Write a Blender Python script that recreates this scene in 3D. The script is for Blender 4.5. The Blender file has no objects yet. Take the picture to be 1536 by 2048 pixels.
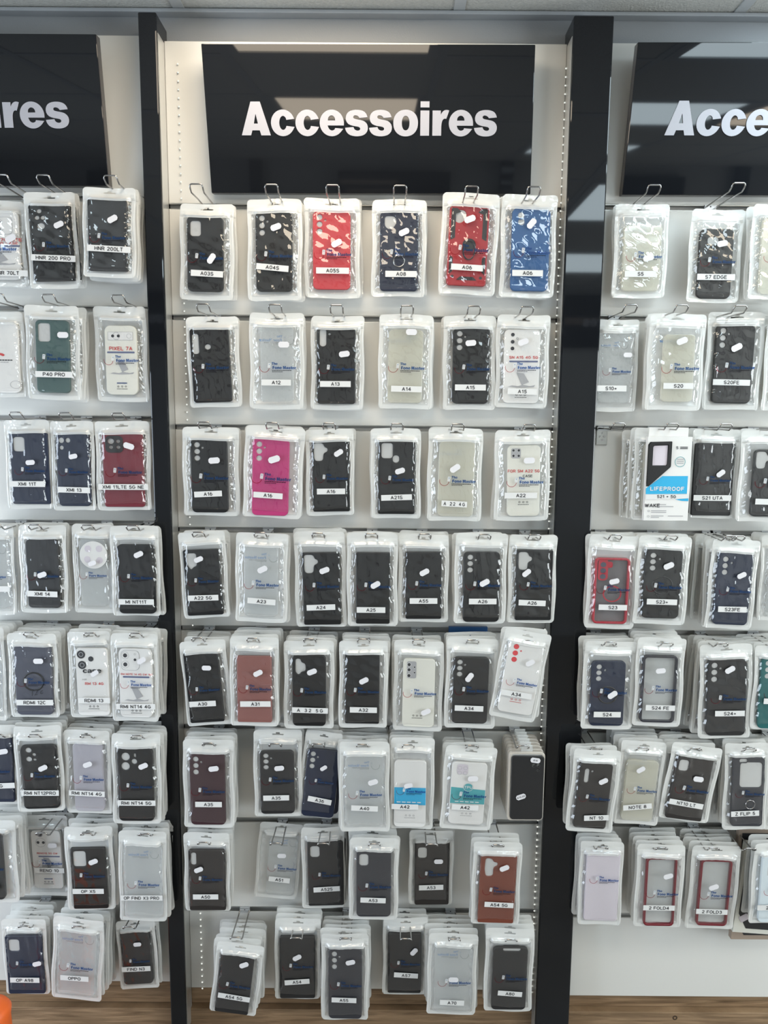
import bpy, bmesh, math, random
from mathutils import Vector, Matrix, Euler

random.seed(7)
SC = bpy.context.scene
COL = SC.collection
PI = math.pi

# ------------------------------------------------------------------ camera
F_PX = 1480.0
PITCH, ROLL = math.radians(7.55), math.radians(0.46)
CAM = Vector((0.0, -1.70, 1.55))
cam_data = bpy.data.cameras.new('camera')
cam_data.sensor_fit = 'VERTICAL'
cam_data.sensor_height = 36.0
cam_data.lens = 36.0 * F_PX / 2048.0
cam_data.clip_start = 0.02
cam = bpy.data.objects.new('camera', cam_data)
COL.objects.link(cam)
CAM_R = Matrix.Rotation(PI / 2 - PITCH, 3, 'X') @ Matrix.Rotation(ROLL, 3, 'Z')
cam.location = CAM
cam.rotation_euler = CAM_R.to_euler()
SC.camera = cam

# ------------------------------------------------------------------ view, world
SC.view_settings.view_transform = 'Standard'
SC.view_settings.look = 'None'
SC.view_settings.gamma = 1.0
SC.view_settings.exposure = -0.84
SC.view_settings.use_curve_mapping = False
SC.cycles.transparent_max_bounces = 40
SC.cycles.max_bounces = 10
SC.cycles.use_denoising = True
SC.cycles.caustics_reflective = False
SC.cycles.caustics_refractive = False
world = bpy.data.worlds.new('world')
SC.world = world
world.use_nodes = True
world.node_tree.nodes['Background'].inputs[0].default_value = (0.75, 0.85, 1.0, 1)
world.node_tree.nodes['Background'].inputs[1].default_value = 0.6

LAMP_WARM = 17.0       # emission of the ceiling panels over the aisle
LAMP_COOL = 19.0       # emission of the cooler ceiling panels on the right


def area_light(name, loc, rot, sx, sy, power, colour):
    l = bpy.data.lights.new(name, 'AREA')
    l.shape = 'RECTANGLE'
    l.size, l.size_y, l.energy, l.color = sx, sy, power, colour
    o = bpy.data.objects.new(name, l)
    o.location, o.rotation_euler = loc, rot
    COL.objects.link(o)
    return o

# ------------------------------------------------------------------ helpers


def P(u, v, Y=0.0):
    """world point on the plane y = Y seen at pixel (u, v) of the 1536x2048 photograph"""
    d = CAM_R @ Vector(((u - 768.0) / F_PX, (1024.0 - v) / F_PX, -1.0))
    return CAM + d * ((Y - CAM.y) / d.y)


def nodes_of(name):
    m = bpy.data.materials.new(name)
    m.use_nodes = True
    nt = m.node_tree
    nt.nodes.clear()
    out = nt.nodes.new('ShaderNodeOutputMaterial')
    return m, nt, out


def noise(nt, scale, detail=3, coord='Object', stretch=None, rough=0.5):
    tc = nt.nodes.new('ShaderNodeTexCoord')
    n = nt.nodes.new('ShaderNodeTexNoise')
    n.inputs['Scale'].default_value = scale
    n.inputs['Detail'].default_value = detail
    n.inputs['Roughness'].default_value = rough
    src = tc.outputs[coord]
    if stretch:
        mp = nt.nodes.new('ShaderNodeMapping')
        mp.inputs['Scale'].default_value = stretch
        nt.links.new(src, mp.inputs['Vector'])
        src = mp.outputs['Vector']
    nt.links.new(src, n.inputs['Vector'])
    return n


def mat(name, col, rough=0.5, metal=0.0, spec=0.5, bump=0.0, bscale=200, var=0.0, vscale=8, stretch=None, coat=0.0,
        col2=None, emit=None, estr=0.0):
    m, nt, out = nodes_of(name)
    b = nt.nodes.new('ShaderNodeBsdfPrincipled')
    b.inputs['Base Color'].default_value = (*col, 1)
    b.inputs['Roughness'].default_value = rough
    b.inputs['Metallic'].default_value = metal
    b.inputs['Specular IOR Level'].default_value = spec
    b.inputs['Coat Weight'].default_value = coat
    b.inputs['Coat Roughness'].default_value = 0.05
    if emit:
        b.inputs['Emission Color'].default_value = (*emit, 1)
        b.inputs['Emission Strength'].default_value = estr
    if var or col2:
        n = noise(nt, vscale, 4, 'Object', stretch)
        r = nt.nodes.new('ShaderNodeValToRGB')
        c2 = col2 or tuple(c * (1 + var) for c in col)
        c1 = col if col2 else tuple(c * (1 - var) for c in col)
        r.color_ramp.elements[0].position, r.color_ramp.elements[1].position = 0.3, 0.7
        r.color_ramp.elements[0].color, r.color_ramp.elements[1].color = (*c1, 1), (*c2, 1)
        nt.links.new(n.outputs['Fac'], r.inputs['Fac'])
        nt.links.new(r.outputs['Color'], b.inputs['Base Color'])
    if bump:
        n = noise(nt, bscale, 3)
        bp = nt.nodes.new('ShaderNodeBump')
        bp.inputs['Strength'].default_value = bump
        bp.inputs['Distance'].default_value = 0.002
        nt.links.new(n.outputs['Fac'], bp.inputs['Height'])
        nt.links.new(bp.outputs['Normal'], b.inputs['Normal'])
    nt.links.new(b.outputs[0], out.inputs[0])
    return m


def sheet(name, col, clear, rough, bump, bscale, ior=1.5, gloss=1.0, tcol=(1, 1, 1), trans=0.4, stretch=None, detail=2):
    """thin plastic: partly see-through, partly milky, with a mirror-like surface on top"""
    m, nt, out = nodes_of(name)
    tr = nt.nodes.new('ShaderNodeBsdfTransparent')
    tr.inputs[0].default_value = (*tcol, 1)
    df = nt.nodes.new('ShaderNodeBsdfDiffuse')
    df.inputs[0].default_value = (*col, 1)
    tl = nt.nodes.new('ShaderNodeBsdfTranslucent')
    tl.inputs[0].default_value = (*col, 1)
    gl = nt.nodes.new('ShaderNodeBsdfGlossy')
    gl.inputs['Roughness'].default_value = rough
    gl.inputs[0].default_value = (1, 1, 1, 1)
    milky = nt.nodes.new('ShaderNodeMixShader')
    milky.inputs[0].default_value = trans
    nt.links.new(df.outputs[0], milky.inputs[1])
    nt.links.new(tl.outputs[0], milky.inputs[2])
    body = nt.nodes.new('ShaderNodeMixShader')
    body.inputs[0].default_value = clear
    nt.links.new(milky.outputs[0], body.inputs[1])
    nt.links.new(tr.outputs[0], body.inputs[2])
    top = nt.nodes.new('ShaderNodeMixShader')
    # thin-sheet reflectance, the same from both sides: r0 + (1 - r0) * (1 - |N.I|)^5
    ge = nt.nodes.new('ShaderNodeNewGeometry')
    dt = nt.nodes.new('ShaderNodeVectorMath')
    dt.operation = 'DOT_PRODUCT'
    nt.links.new(ge.outputs['Normal'], dt.inputs[0])
    nt.links.new(ge.outputs['Incoming'], dt.inputs[1])

    def mth(op, a, b_=None):
        q = nt.nodes.new('ShaderNodeMath')
        q.operation = op
        for i_, x_ in enumerate((a, b_)):
            if x_ is None:
                continue
            if isinstance(x_, (int, float)):
                q.inputs[i_].default_value = x_
            else:
                nt.links.new(x_, q.inputs[i_])
        return q.outputs[0]
    r0 = 1.6 * ((ior - 1) / (ior + 1)) ** 2
    ab = mth('ABSOLUTE', dt.outputs['Value'])
    pw = mth('POWER', mth('SUBTRACT', 1.0, ab), 5.0)
    mu = nt.nodes.new('ShaderNodeMath')
    mu.operation = 'MULTIPLY'
    mu.inputs[1].default_value = gloss
    nt.links.new(mth('ADD', mth('MULTIPLY', pw, 1 - r0), r0), mu.inputs[0])
    nt.links.new(mu.outputs[0], top.inputs[0])
    nt.links.new(body.outputs[0], top.inputs[1])
    nt.links.new(gl.outputs[0], top.inputs[2])
    if bump:
        n = noise(nt, bscale, detail, 'Object', stretch, 0.45)
        bp = nt.nodes.new('ShaderNodeBump')
        bp.inputs['Strength'].default_value = bump
        bp.inputs['Distance'].default_value = 0.003
        nt.links.new(n.outputs['Fac'], bp.inputs['Height'])
        nt.links.new(bp.outputs['Normal'], gl.inputs['Normal'])
    nt.links.new(top.outputs[0], out.inputs[0])
    return m


def emitter(name, col, strength):
    m, nt, out = nodes_of(name)
    e = nt.nodes.new('ShaderNodeEmission')
    e.inputs[0].default_value = (*col, 1)
    e.inputs[1].default_value = strength
    nt.links.new(e.outputs[0], out.inputs[0])
    return m


class MB:
    """collects shapes of one part and links them as one mesh object"""

    def __init__(s):
        s.v, s.f, s.mi = [], [], []

    def poly(s, pts, mi=0):
        n = len(s.v)
        s.v += [tuple(p) for p in pts]
        s.f.append(tuple(range(n, n + len(pts))))
        s.mi.append(mi)

    def box(s, x0, x1, y0, y1, z0, z1, mi=0):
        n = len(s.v)
        s.v += [(x, y, z) for z in (z0, z1) for y in (y0, y1) for x in (x0, x1)]
        for q in ((0, 2, 3, 1), (4, 5, 7, 6), (0, 1, 5, 4), (2, 6, 7, 3), (0, 4, 6, 2), (1, 3, 7, 5)):
            s.f.append(tuple(n + i for i in q))
            s.mi.append(mi)

    def disc(s, cx, cz, r, y=0.0, mi=0, n=24, ratio=1.0):
        s.poly([(cx + r * math.cos(2 * PI * i / n), y, cz + ratio * r * math.sin(2 * PI * i / n)) for i in range(n)], mi)

    def ring(s, cx, cz, r0, r1, y=0.0, mi=0, a0=0, a1=360, n=32):
        for i in range(n):
            a, b = math.radians(a0 + (a1 - a0) * i / n), math.radians(a0 + (a1 - a0) * (i + 1) / n)
            s.poly([(cx + r * math.cos(t), y, cz + r * math.sin(t)) for r, t in ((r0, a), (r1, a), (r1, b), (r0, b))], mi)

    def rrect(s, cx, cz, w, h, r, y=0.0, mi=0, rot=0.0):
        s.poly([(cx + p[0] * math.cos(rot) - p[1] * math.sin(rot), y, cz + p[0] * math.sin(rot) + p[1] * math.cos(rot))
                for p in rr_pts(w, h, r)], mi)

    def tube(s, pts, r, n=8, closed=False, mi=0):
        pts = [Vector(p) for p in pts]
        rings, m = [], len(pts)
        for i, p in enumerate(pts):
            a = pts[(i - 1) % m] if closed or i else pts[i]
            b = pts[(i + 1) % m] if closed or i < m - 1 else pts[i]
            t = (b - a).normalized()
            up = Vector((0, 0, 1)) if abs(t.z) < 0.9 else Vector((1, 0, 0))
            e1 = t.cross(up).normalized()
            e2 = t.cross(e1)
            k = len(s.v)
            s.v += [tuple(p + r * (math.cos(2 * PI * j / n) * e1 + math.sin(2 * PI * j / n) * e2)) for j in range(n)]
            rings.append(k)
        for i in range(m if closed else m - 1):
            a, b = rings[i], rings[(i + 1) % m]
            for j in range(n):
                s.f.append((a + j, a + (j + 1) % n, b + (j + 1) % n, b + j))
                s.mi.append(mi)
        if not closed:
            s.f.append(tuple(rings[0] + j for j in range(n)))
            s.f.append(tuple(rings[-1] + j for j in reversed(range(n))))
            s.mi += [mi, mi]

    def mesh(s, name, mats, smooth=False):
        me = bpy.data.meshes.new(name)
        me.from_pydata(s.v, [], s.f)
        for m in mats:
            me.materials.append(m)
        for p, i in zip(me.polygons, s.mi):
            p.material_index = i
            p.use_smooth = smooth
        return me

    def build(s, name, mats, parent=None, smooth=False, bevel=0.0):
        mats = mats if isinstance(mats, (list, tuple)) else [mats]
        o = link(name, s.mesh(name, mats, smooth), parent)
        if bevel:
            bv = o.modifiers.new('bevel', 'BEVEL')
            bv.width, bv.segments, bv.limit_method = bevel, 2, 'ANGLE'
        return o


def rr_pts(w, h, r, n=5):
    pts = []
    r = min(r, w / 2 - 1e-5, h / 2 - 1e-5)
    for cx, cz, a in ((w / 2 - r, h / 2 - r, 0), (-w / 2 + r, h / 2 - r, 90), (-w / 2 + r, -h / 2 + r, 180), (w / 2 - r, -h / 2 + r, 270)):
        for i in range(n + 1):
            t = math.radians(a + 90 * i / n)
            pts.append((cx + r * math.cos(t), cz + r * math.sin(t)))
    return pts


def link(name, me, parent=None, loc=None, rot=None, scale=None, material=None):
    o = bpy.data.objects.new(name, me)
    COL.objects.link(o)
    if parent:
        o.parent = parent
    if loc is not None:
        o.location = loc
    if rot is not None:
        o.rotation_euler = rot
    if scale is not None:
        o.scale = scale
    if material is not None:
        ms = material if isinstance(material, (list, tuple)) else [material]
        for i, m in enumerate(ms):
            o.material_slots[i].link = 'OBJECT'
            o.material_slots[i].material = m
    return o


def tag(o, label=None, cat=None, group=None, kind=None):
    if label:
        o['label'] = label
    if cat:
        o['category'] = cat
    if group:
        o['group'] = group
    if kind:
        o['kind'] = kind
    return o


def empty(name, loc=(0, 0, 0), rot=(0, 0, 0)):
    o = bpy.data.objects.new(name, None)
    o.empty_display_size = 0.02
    COL.objects.link(o)
    o.location, o.rotation_euler = loc, rot
    return o


def curve_mesh(splines, depth, bevel=0.0, res=3):
    """closed 2D outlines (x, z), the inner ones cut holes; gives a plate facing -y, centred on y = 0"""
    cu = bpy.data.curves.new('outline', 'CURVE')
    cu.dimensions, cu.fill_mode = '2D', 'BOTH'
    cu.extrude, cu.bevel_depth, cu.bevel_resolution = max(depth / 2 - bevel, 1e-5), bevel, res
    if bevel:
        cu.offset = -bevel
    for pts in splines:
        sp = cu.splines.new('POLY')
        sp.points.add(len(pts) - 1)
        for q, p in zip(sp.points, pts):
            q.co = (p[0], p[1], 0, 1)
        sp.use_cyclic_u = True
    ob = bpy.data.objects.new('outline', cu)
    COL.objects.link(ob)
    dg = bpy.context.evaluated_depsgraph_get()
    me = bpy.data.meshes.new_from_object(ob.evaluated_get(dg))
    bpy.data.objects.remove(ob)
    me.transform(Matrix.Rotation(PI / 2, 4, 'X'))
    me.materials.clear()
    return me


TEXTS = {}


def text_mesh(s, size=0.01, bold=0.0, extrude=0.0, align='CENTER', shear=0.0, space=1.0):
    key = (s, size, bold, extrude, align, shear, space)
    if key not in TEXTS:
        cu = bpy.data.curves.new('writing', 'FONT')
        cu.body, cu.size, cu.offset, cu.extrude = s, size, bold, extrude
        cu.align_x, cu.align_y, cu.shear, cu.space_character = align, 'CENTER', shear, space
        cu.resolution_u = 3
        ob = bpy.data.objects.new('writing', cu)
        COL.objects.link(ob)
        dg = bpy.context.evaluated_depsgraph_get()
        me = bpy.data.meshes.new_from_object(ob.evaluated_get(dg))
        bpy.data.objects.remove(ob)
        me.transform(Matrix.Rotation(PI / 2, 4, 'X'))
        me.materials.clear()
        TEXTS[key] = me
    return TEXTS[key]


def merged(parts, mats, name='print'):
    """(mesh, x, z, y, material index[, rot]) -> one mesh"""
    bm = bmesh.new()
    for me, x, z, y, mi, *rot in parts:
        t = me.copy()
        t.transform(Matrix.Translation((x, y, z)) @ Matrix.Rotation(rot[0] if rot else 0, 4, 'Y'))
        n = len(bm.faces)
        bm.from_mesh(t)
        bm.faces.ensure_lookup_table()
        if mi is not None:
            for f in bm.faces[n:]:
                f.material_index = mi
        bpy.data.meshes.remove(t)
    out = bpy.data.meshes.new(name)
    bm.to_mesh(out)
    bm.free()
    for m in mats:
        out.materials.append(m)
    return out


# ------------------------------------------------------------------ materials
M = {}
M['board'] = mat('white_laminate', (0.72, 0.715, 0.685), 0.26, spec=0.45, bump=0.05, bscale=900)
M['wall'] = mat('grey_painted_wall', (0.29, 0.305, 0.32), 0.75, bump=0.2, bscale=300)
M['roomwall'] = mat('white_painted_wall', (0.36, 0.36, 0.35), 0.8, bump=0.1, bscale=200)
M['ceil'] = mat('mineral_fibre_tile', (0.50, 0.50, 0.47), 0.95, bump=0.9, bscale=220, var=0.08, vscale=150)
M['grid'] = mat('ceiling_grid_metal', (0.45, 0.47, 0.48), 0.5)
M['edge_trim'] = mat('grey_edge_profile', (0.33, 0.35, 0.37), 0.5, var=0.06)
M['black_gloss'] = mat('black_gloss_laminate', (0.007, 0.008, 0.010), 0.035, spec=0.42)
M['black_satin'] = mat('black_satin_edge', (0.02, 0.02, 0.022), 0.3)
M['sign_edge'] = mat('dark_sign_edge', (0.05, 0.045, 0.045), 0.25)
M['letter'] = mat('white_sign_vinyl', (0.40, 0.40, 0.44), 0.5, emit=(0.9, 0.92, 1), estr=0.0)
M['steel'] = mat('chromed_steel_wire', (0.42, 0.41, 0.40), 0.22, metal=1.0)
M['rail'] = mat('aluminium_channel', (0.50, 0.50, 0.48), 0.35, metal=0.9)
M['clip'] = mat('zinc_plated_clip', (0.62, 0.64, 0.66), 0.25, metal=0.35)
M['rail_dark'] = mat('channel_shadow_grey', (0.42, 0.41, 0.39), 0.6)  # plain grey of the aluminium channel back
M['alu'] = mat('aluminium_edge', (0.60, 0.60, 0.58), 0.3, metal=0.7)
M['led'] = emitter('led_diode', (0.97, 1.0, 0.93), 1.7)  # glow standing in for LED reflections on the glossy panel
M['led_tape'] = mat('white_led_tape', (0.8, 0.82, 0.78), 0.4)  # white backing of the modelled reflection dots
M['white_plastic'] = mat('clear_white_plastic', (0.8, 0.8, 0.78), 0.2)


def wood():
    m, nt, out = nodes_of('oak_laminate')
    b = nt.nodes.new('ShaderNodeBsdfPrincipled')
    n = noise(nt, 6, 6, 'Object', (1.0, 1.0, 16.0), 0.6)
    n.inputs['Distortion'].default_value = 0.6
    n2 = noise(nt, 3, 3, 'Object', (1.0, 1.0, 5.0))
    r = nt.nodes.new('ShaderNodeValToRGB')
    e = r.color_ramp.elements
    e[0].position, e[0].color = 0.3, (0.13, 0.080, 0.043, 1)
    e[1].position, e[1].color = 0.7, (0.40, 0.27, 0.16, 1)
    k = e.new(0.5)
    k.color = (0.26, 0.17, 0.098, 1)
    mx = nt.nodes.new('ShaderNodeMix')
    mx.data_type = 'RGBA'
    mx.blend_type = 'MULTIPLY'
    mx.inputs[0].default_value = 0.5
    nt.links.new(n.outputs['Fac'], r.inputs['Fac'])
    r2 = nt.nodes.new('ShaderNodeValToRGB')
    r2.color_ramp.elements[0].position, r2.color_ramp.elements[1].position = 0.35, 0.65
    r2.color_ramp.elements[0].color = (0.6, 0.55, 0.5, 1)
    nt.links.new(n2.outputs['Fac'], r2.inputs['Fac'])
    nt.links.new(r.outputs['Color'], mx.inputs[6])
    nt.links.new(r2.outputs['Color'], mx.inputs[7])
    nt.links.new(mx.outputs[2], b.inputs['Base Color'])
    b.inputs['Roughness'].default_value = 0.42
    nt.links.new(b.outputs[0], out.inputs[0])
    return m


M['wood'] = wood()
M['wood_dark'] = mat('wood_knot', (0.05, 0.03, 0.018), 0.6)
M['orange'] = mat('orange_plastic', (0.75, 0.13, 0.02), 0.4)
M['floor'] = mat('grey_floor_tile', (0.22, 0.20, 0.18), 0.35, var=0.1)

# pouch plastics
M['film'] = sheet('clear_crinkled_film', (0.85, 0.86, 0.85), 0.99, 0.03, 0.42, 26, gloss=1.1, trans=0.3, stretch=(1.8, 1, 0.7), detail=2)
M['film_back'] = sheet('clear_back_film', (0.90, 0.91, 0.90), 0.30, 0.2, 0.4, 30, gloss=0.5, trans=0.4)
M['frost'] = sheet('frosted_seal_plastic', (0.92, 0.925, 0.905), 0.25, 0.12, 1.0, 50, gloss=1.2, trans=0.30)
M['paper'] = mat('white_paper_label', (0.66, 0.66, 0.65), 0.7)
M['tag_paper'] = mat('white_price_sticker', (0.68, 0.67, 0.69), 0.7)
M['ink'] = mat('black_ink', (0.015, 0.015, 0.02), 0.6)
M['ink_red'] = mat('red_ink', (0.55, 0.05, 0.05), 0.6)
M['ink_grey'] = mat('grey_ink', (0.35, 0.35, 0.36), 0.6)
M['ink_blue'] = sheet('blue_print_on_film', (0.07, 0.17, 0.32), 0.80, 0.3, 0, 1, gloss=0.3, trans=0.1, tcol=(0.09, 0.36, 0.72))
M['ink_back_blue'] = mat('blue_print_on_back', (0.05, 0.20, 0.50), 0.5)
M['ink_back_dark'] = mat('dark_print_on_back', (0.06, 0.06, 0.08), 0.5)
M['ink_black'] = sheet('black_print_on_film', (0.02, 0.02, 0.03), 0.6, 0.3, 0, 1, gloss=0.3, trans=0.1, tcol=(0.1, 0.1, 0.12))
M['ink_ring'] = sheet('red_print_on_film', (0.25, 0.03, 0.04), 0.72, 0.3, 0, 1, gloss=0.3, trans=0.1, tcol=(0.7, 0.08, 0.1))
M['ink_white'] = sheet('white_print_on_film', (0.62, 0.63, 0.63), 0.15, 0.3, 0, 1, gloss=0.3, trans=0.1)
M['teal'] = mat('teal_band', (0.06, 0.33, 0.36), 0.5)
M['cyan'] = mat('cyan_band', (0.02, 0.36, 0.62), 0.5)

CASE_COL = {
    'black': (0.0045, 0.0045, 0.005), 'softblack': (0.014, 0.014, 0.015), 'brownblack': (0.018, 0.015, 0.014),
    'navy': (0.008, 0.014, 0.036), 'blue': (0.020, 0.085, 0.23), 'red': (0.50, 0.040, 0.052),
    'darkred': (0.32, 0.013, 0.020), 'maroon': (0.155, 0.018, 0.030), 'pink': (0.44, 0.035, 0.155),
    'rose': (0.235, 0.092, 0.080), 'burgundy': (0.038, 0.014, 0.019), 'brown': (0.16, 0.040, 0.022),
    'slate': (0.060, 0.064, 0.088), 'darkslate': (0.030, 0.031, 0.038), 'green': (0.055, 0.100, 0.095),
    'teal': (0.008, 0.10, 0.10), 'lilac': (0.60, 0.55, 0.60), 'pale': (0.62, 0.70, 0.74)}
for k_, c_ in CASE_COL.items():
    M['case_' + k_] = mat(k_ + '_case_shell', c_, 0.42, bump=0.12, bscale=700)
M['card'] = mat('white_insert_card', (0.70, 0.69, 0.67), 0.55)
M['card_cream'] = mat('cream_insert_card', (0.69, 0.68, 0.61), 0.5)
M['tpu'] = sheet('clear_tpu', (0.82, 0.85, 0.85), 0.74, 0.12, 0.25, 30, gloss=0.9, trans=0.4)
M['tpu_yellow'] = sheet('yellowed_clear_tpu', (0.86, 0.84, 0.72), 0.52, 0.12, 0.25, 30, gloss=0.9, trans=0.4)
M['insert'] = mat('grey_inner_card', (0.50, 0.50, 0.49), 0.7)  # for the plate added to make camera holes look lighter
M['tpu_lilac'] = sheet('lilac_clear_tpu', (0.66, 0.64, 0.70), 0.30, 0.12, 0.2, 30, gloss=0.9, trans=0.4)
M['tpu_smoke'] = sheet('smoky_clear_back', (0.16, 0.14, 0.15), 0.35, 0.15, 0.2, 30, gloss=0.6, trans=0.2)
M['rim_red'] = mat('red_bumper', (0.36, 0.02, 0.035), 0.35)
M['rim_maroon'] = mat('maroon_bumper', (0.15, 0.010, 0.018), 0.35)
M['rim_black'] = mat('black_bumper', (0.02, 0.02, 0.028), 0.35)
M['lens'] = mat('camera_lens_print', (0.03, 0.03, 0.035), 0.4)
M['lens_red'] = mat('red_lens_print', (0.62, 0.05, 0.06), 0.5)
M['armor_black'] = mat('armour_black', (0.02, 0.02, 0.022), 0.4)
# ------------------------------------------------------------------ the room
ZT = P(760, 13, 0).z            # ceiling height
RX0, RX1, RY0 = -2.6, 2.9, -3.5


def struct(name, mb, mats, bevel=0.0, smooth=False):
    o = mb.build(name, mats, None, smooth, bevel)
    o['kind'] = 'structure'
    return o


b = MB(); b.box(RX0, RX1, 0.03, 0.13, 0, ZT + 0.1); struct('wall_back', b, M['wall'])
b = MB(); b.box(RX0, RX1, RY0 - 0.1, RY0, 0, ZT + 0.1); struct('wall_front', b, M['roomwall'])
b = MB(); b.box(RX0 - 0.1, RX0, RY0, 0.13, 0, ZT + 0.1); struct('wall_left', b, M['roomwall'])
# right wall: a shop front with a wide glazed opening
WZ0, WZ1, WY0, WY1 = 0.5, 2.15, -3.2, -0.9
b = MB()
b.box(RX1, RX1 + 0.1, RY0, 0.13, 0, WZ0); b.box(RX1, RX1 + 0.1, RY0, 0.13, WZ1, ZT + 0.1)
b.box(RX1, RX1 + 0.1, RY0, WY0, WZ0, WZ1); b.box(RX1, RX1 + 0.1, WY1, 0.13, WZ0, WZ1)
struct('wall_right', b, M['roomwall'])
M['glass'] = sheet('window_glass', (0.8, 0.9, 0.9), 0.97, 0.02, 0, 1, gloss=1.0)
w = MB()
for y_ in (WY0, (WY0 + WY1) / 2 - 0.02, WY1 - 0.04):
    w.box(RX1 + 0.02, RX1 + 0.07, y_, y_ + 0.04, WZ0, WZ1)
for z_ in (WZ0, WZ1 - 0.04):
    w.box(RX1 + 0.02, RX1 + 0.07, WY0, WY1, z_, z_ + 0.04)
w.box(RX1 + 0.04, RX1 + 0.046, WY0, WY1, WZ0, WZ1, 1)
struct('window_1', w, [M['alu'], M['glass']])
b = MB(); b.box(RX0, RX1, RY0, 0.13, -0.05, 0); struct('floor', b, M['floor'])
area_light('daylight_at_shop_front', (RX1 + 0.35, (WY0 + WY1) / 2, 1.15), (0, math.radians(90), 0), 1.6, 2.2, 245, (0.90, 0.96, 0.97))
area_light('daylight_from_side_door', (RX0 + 0.05, -1.15, 0.95), (0, math.radians(-90), 0), 1.6, 1.7, 125, (0.76, 0.87, 1.0))  # bluish fill light added before the solid left wall, no door there

# ceiling: tiles hung in a grid, leaving openings for the light panels
b = MB()
TS = 0.6
gx0, gy0 = -0.448 - 4 * TS, -0.06
PANELS = []        # (ix, iy, kind)
for ix in range(10):
    for iy in range(6):
        x0, y1 = gx0 + ix * TS, gy0 - iy * TS
        kind = None
        if (ix, iy) in ((4, 0), (4, 2), (7, 2)): kind = 'warm'
        if (ix, iy) in ((6, 0), (7, 0), (6, 2), (6, 4)): kind = 'cool'
        if (ix, iy) in ((1, 2),): kind = 'cool'
        if kind:
            PANELS.append((x0, y1, kind))
        else:
            b.box(x0 + 0.011, x0 + TS - 0.011, y1 - TS + 0.011, y1 - 0.011, ZT, ZT + 0.015)
for ix in range(10):          # cut tiles along the wall
    b.box(gx0 + ix * TS + 0.011, gx0 + ix * TS + TS - 0.011, gy0 + 0.011, 0.028, ZT, ZT + 0.015)
struct('ceiling', b, M['ceil'])
b = MB()
for ix in range(11):
    b.box(gx0 + ix * TS - 0.012, gx0 + ix * TS + 0.012, RY0, 0.02, ZT - 0.002, ZT + 0.02)
for iy in range(7):
    b.box(RX0, RX1, gy0 - iy * TS - 0.012, gy0 - iy * TS + 0.012, ZT - 0.0015, ZT + 0.02)
b.box(RX0, RX1, RY0, 0.03, ZT + 0.02, ZT + 0.03)
struct('trim_1', b, M['grid'])
M['warm_panel'] = emitter('warm_light_diffuser', (1.0, 0.86, 0.68), LAMP_WARM)
M['cool_panel'] = emitter('cool_light_diffuser', (0.78, 0.93, 1.0), LAMP_COOL)
for i, (x0, y1, kind) in enumerate(PANELS):
    t = empty('ceiling_light', (x0 + TS / 2, y1 - TS / 2, ZT))
    col = {'warm': 'warm', 'cool': 'cool'}[kind]
    tag(t, 'square %s ceiling light panel, number %s along the ceiling grid' % (col, ('one', 'two', 'three', 'four', 'five', 'six', 'seven', 'eight', 'nine', 'ten')[i]), 'ceiling light', 'ceiling light panels')
    f = MB()
    h = TS / 2 - 0.012
    for a in ((-h, h, -h, -h + 0.03), (-h, h, h - 0.03, h), (-h, -h + 0.03, -h + 0.03, h - 0.03), (h - 0.03, h, -h + 0.03, h - 0.03)):
        f.box(a[0], a[1], a[2], a[3], -0.004, 0.012)
    f.build('frame', M['grid'], t)
    f = MB(); f.box(-h + 0.03, h - 0.03, -h + 0.03, h - 0.03, 0.0, 0.008)
    f.build('diffuser', M['warm_panel' if kind == 'warm' else 'cool_panel'], t)

# edge profile where the grey bulkhead meets the ceiling
zb = P(760, 24, 0).z
b = MB(); b.box(RX0, RX1, 0.005, 0.03, zb, ZT - 0.003); struct('trim_2', b, M['edge_trim'], 0.002)

# ------------------------------------------------------------------ display bays
GROOVE = {'left': [397, 618, 837, 1046, 1247, 1438, 1622, 1797],
          'middle': [416, 638, 857, 1062, 1259, 1456, 1642, 1820],
          'right': [416, 638, 858, 1066, 1266, 1463, 1650, 1832]}
MIDX = {'left': 160, 'middle': 735, 'right': 1370}
GZ = {k: [P(MIDX[k], v, 0).z for v in vs] for k, vs in GROOVE.items()}
PY = -0.05
PX = [(P(308, 1024, PY).x, P(342, 1024, PY).x), (P(1110, 1024, PY).x, P(1184, 1024, PY).x)]
XL0, XL1 = P(-120, 1024, 0).x, PX[0][0] - 0.001
XM0, XM1 = PX[0][1] + 0.001, PX[1][0] - 0.001
XR0, XR1 = PX[1][1] + 0.001, P(1700, 1024, 0).x
TOP = {'left': P(160, 70, 0).z, 'middle': P(735, 85, 0).z, 'right': P(1370, 87, 0).z}
BOT = {'left': P(160, 1962, 0).z, 'middle': P(735, 1978, 0).z, 'right': P(1370, 1993, 0).z}
BX = {'left': (XL0 - 0.1, XL1), 'middle': (XM0, XM1), 'right': (XR0, XR1 + 0.1)}
GH = 0.0065
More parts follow.
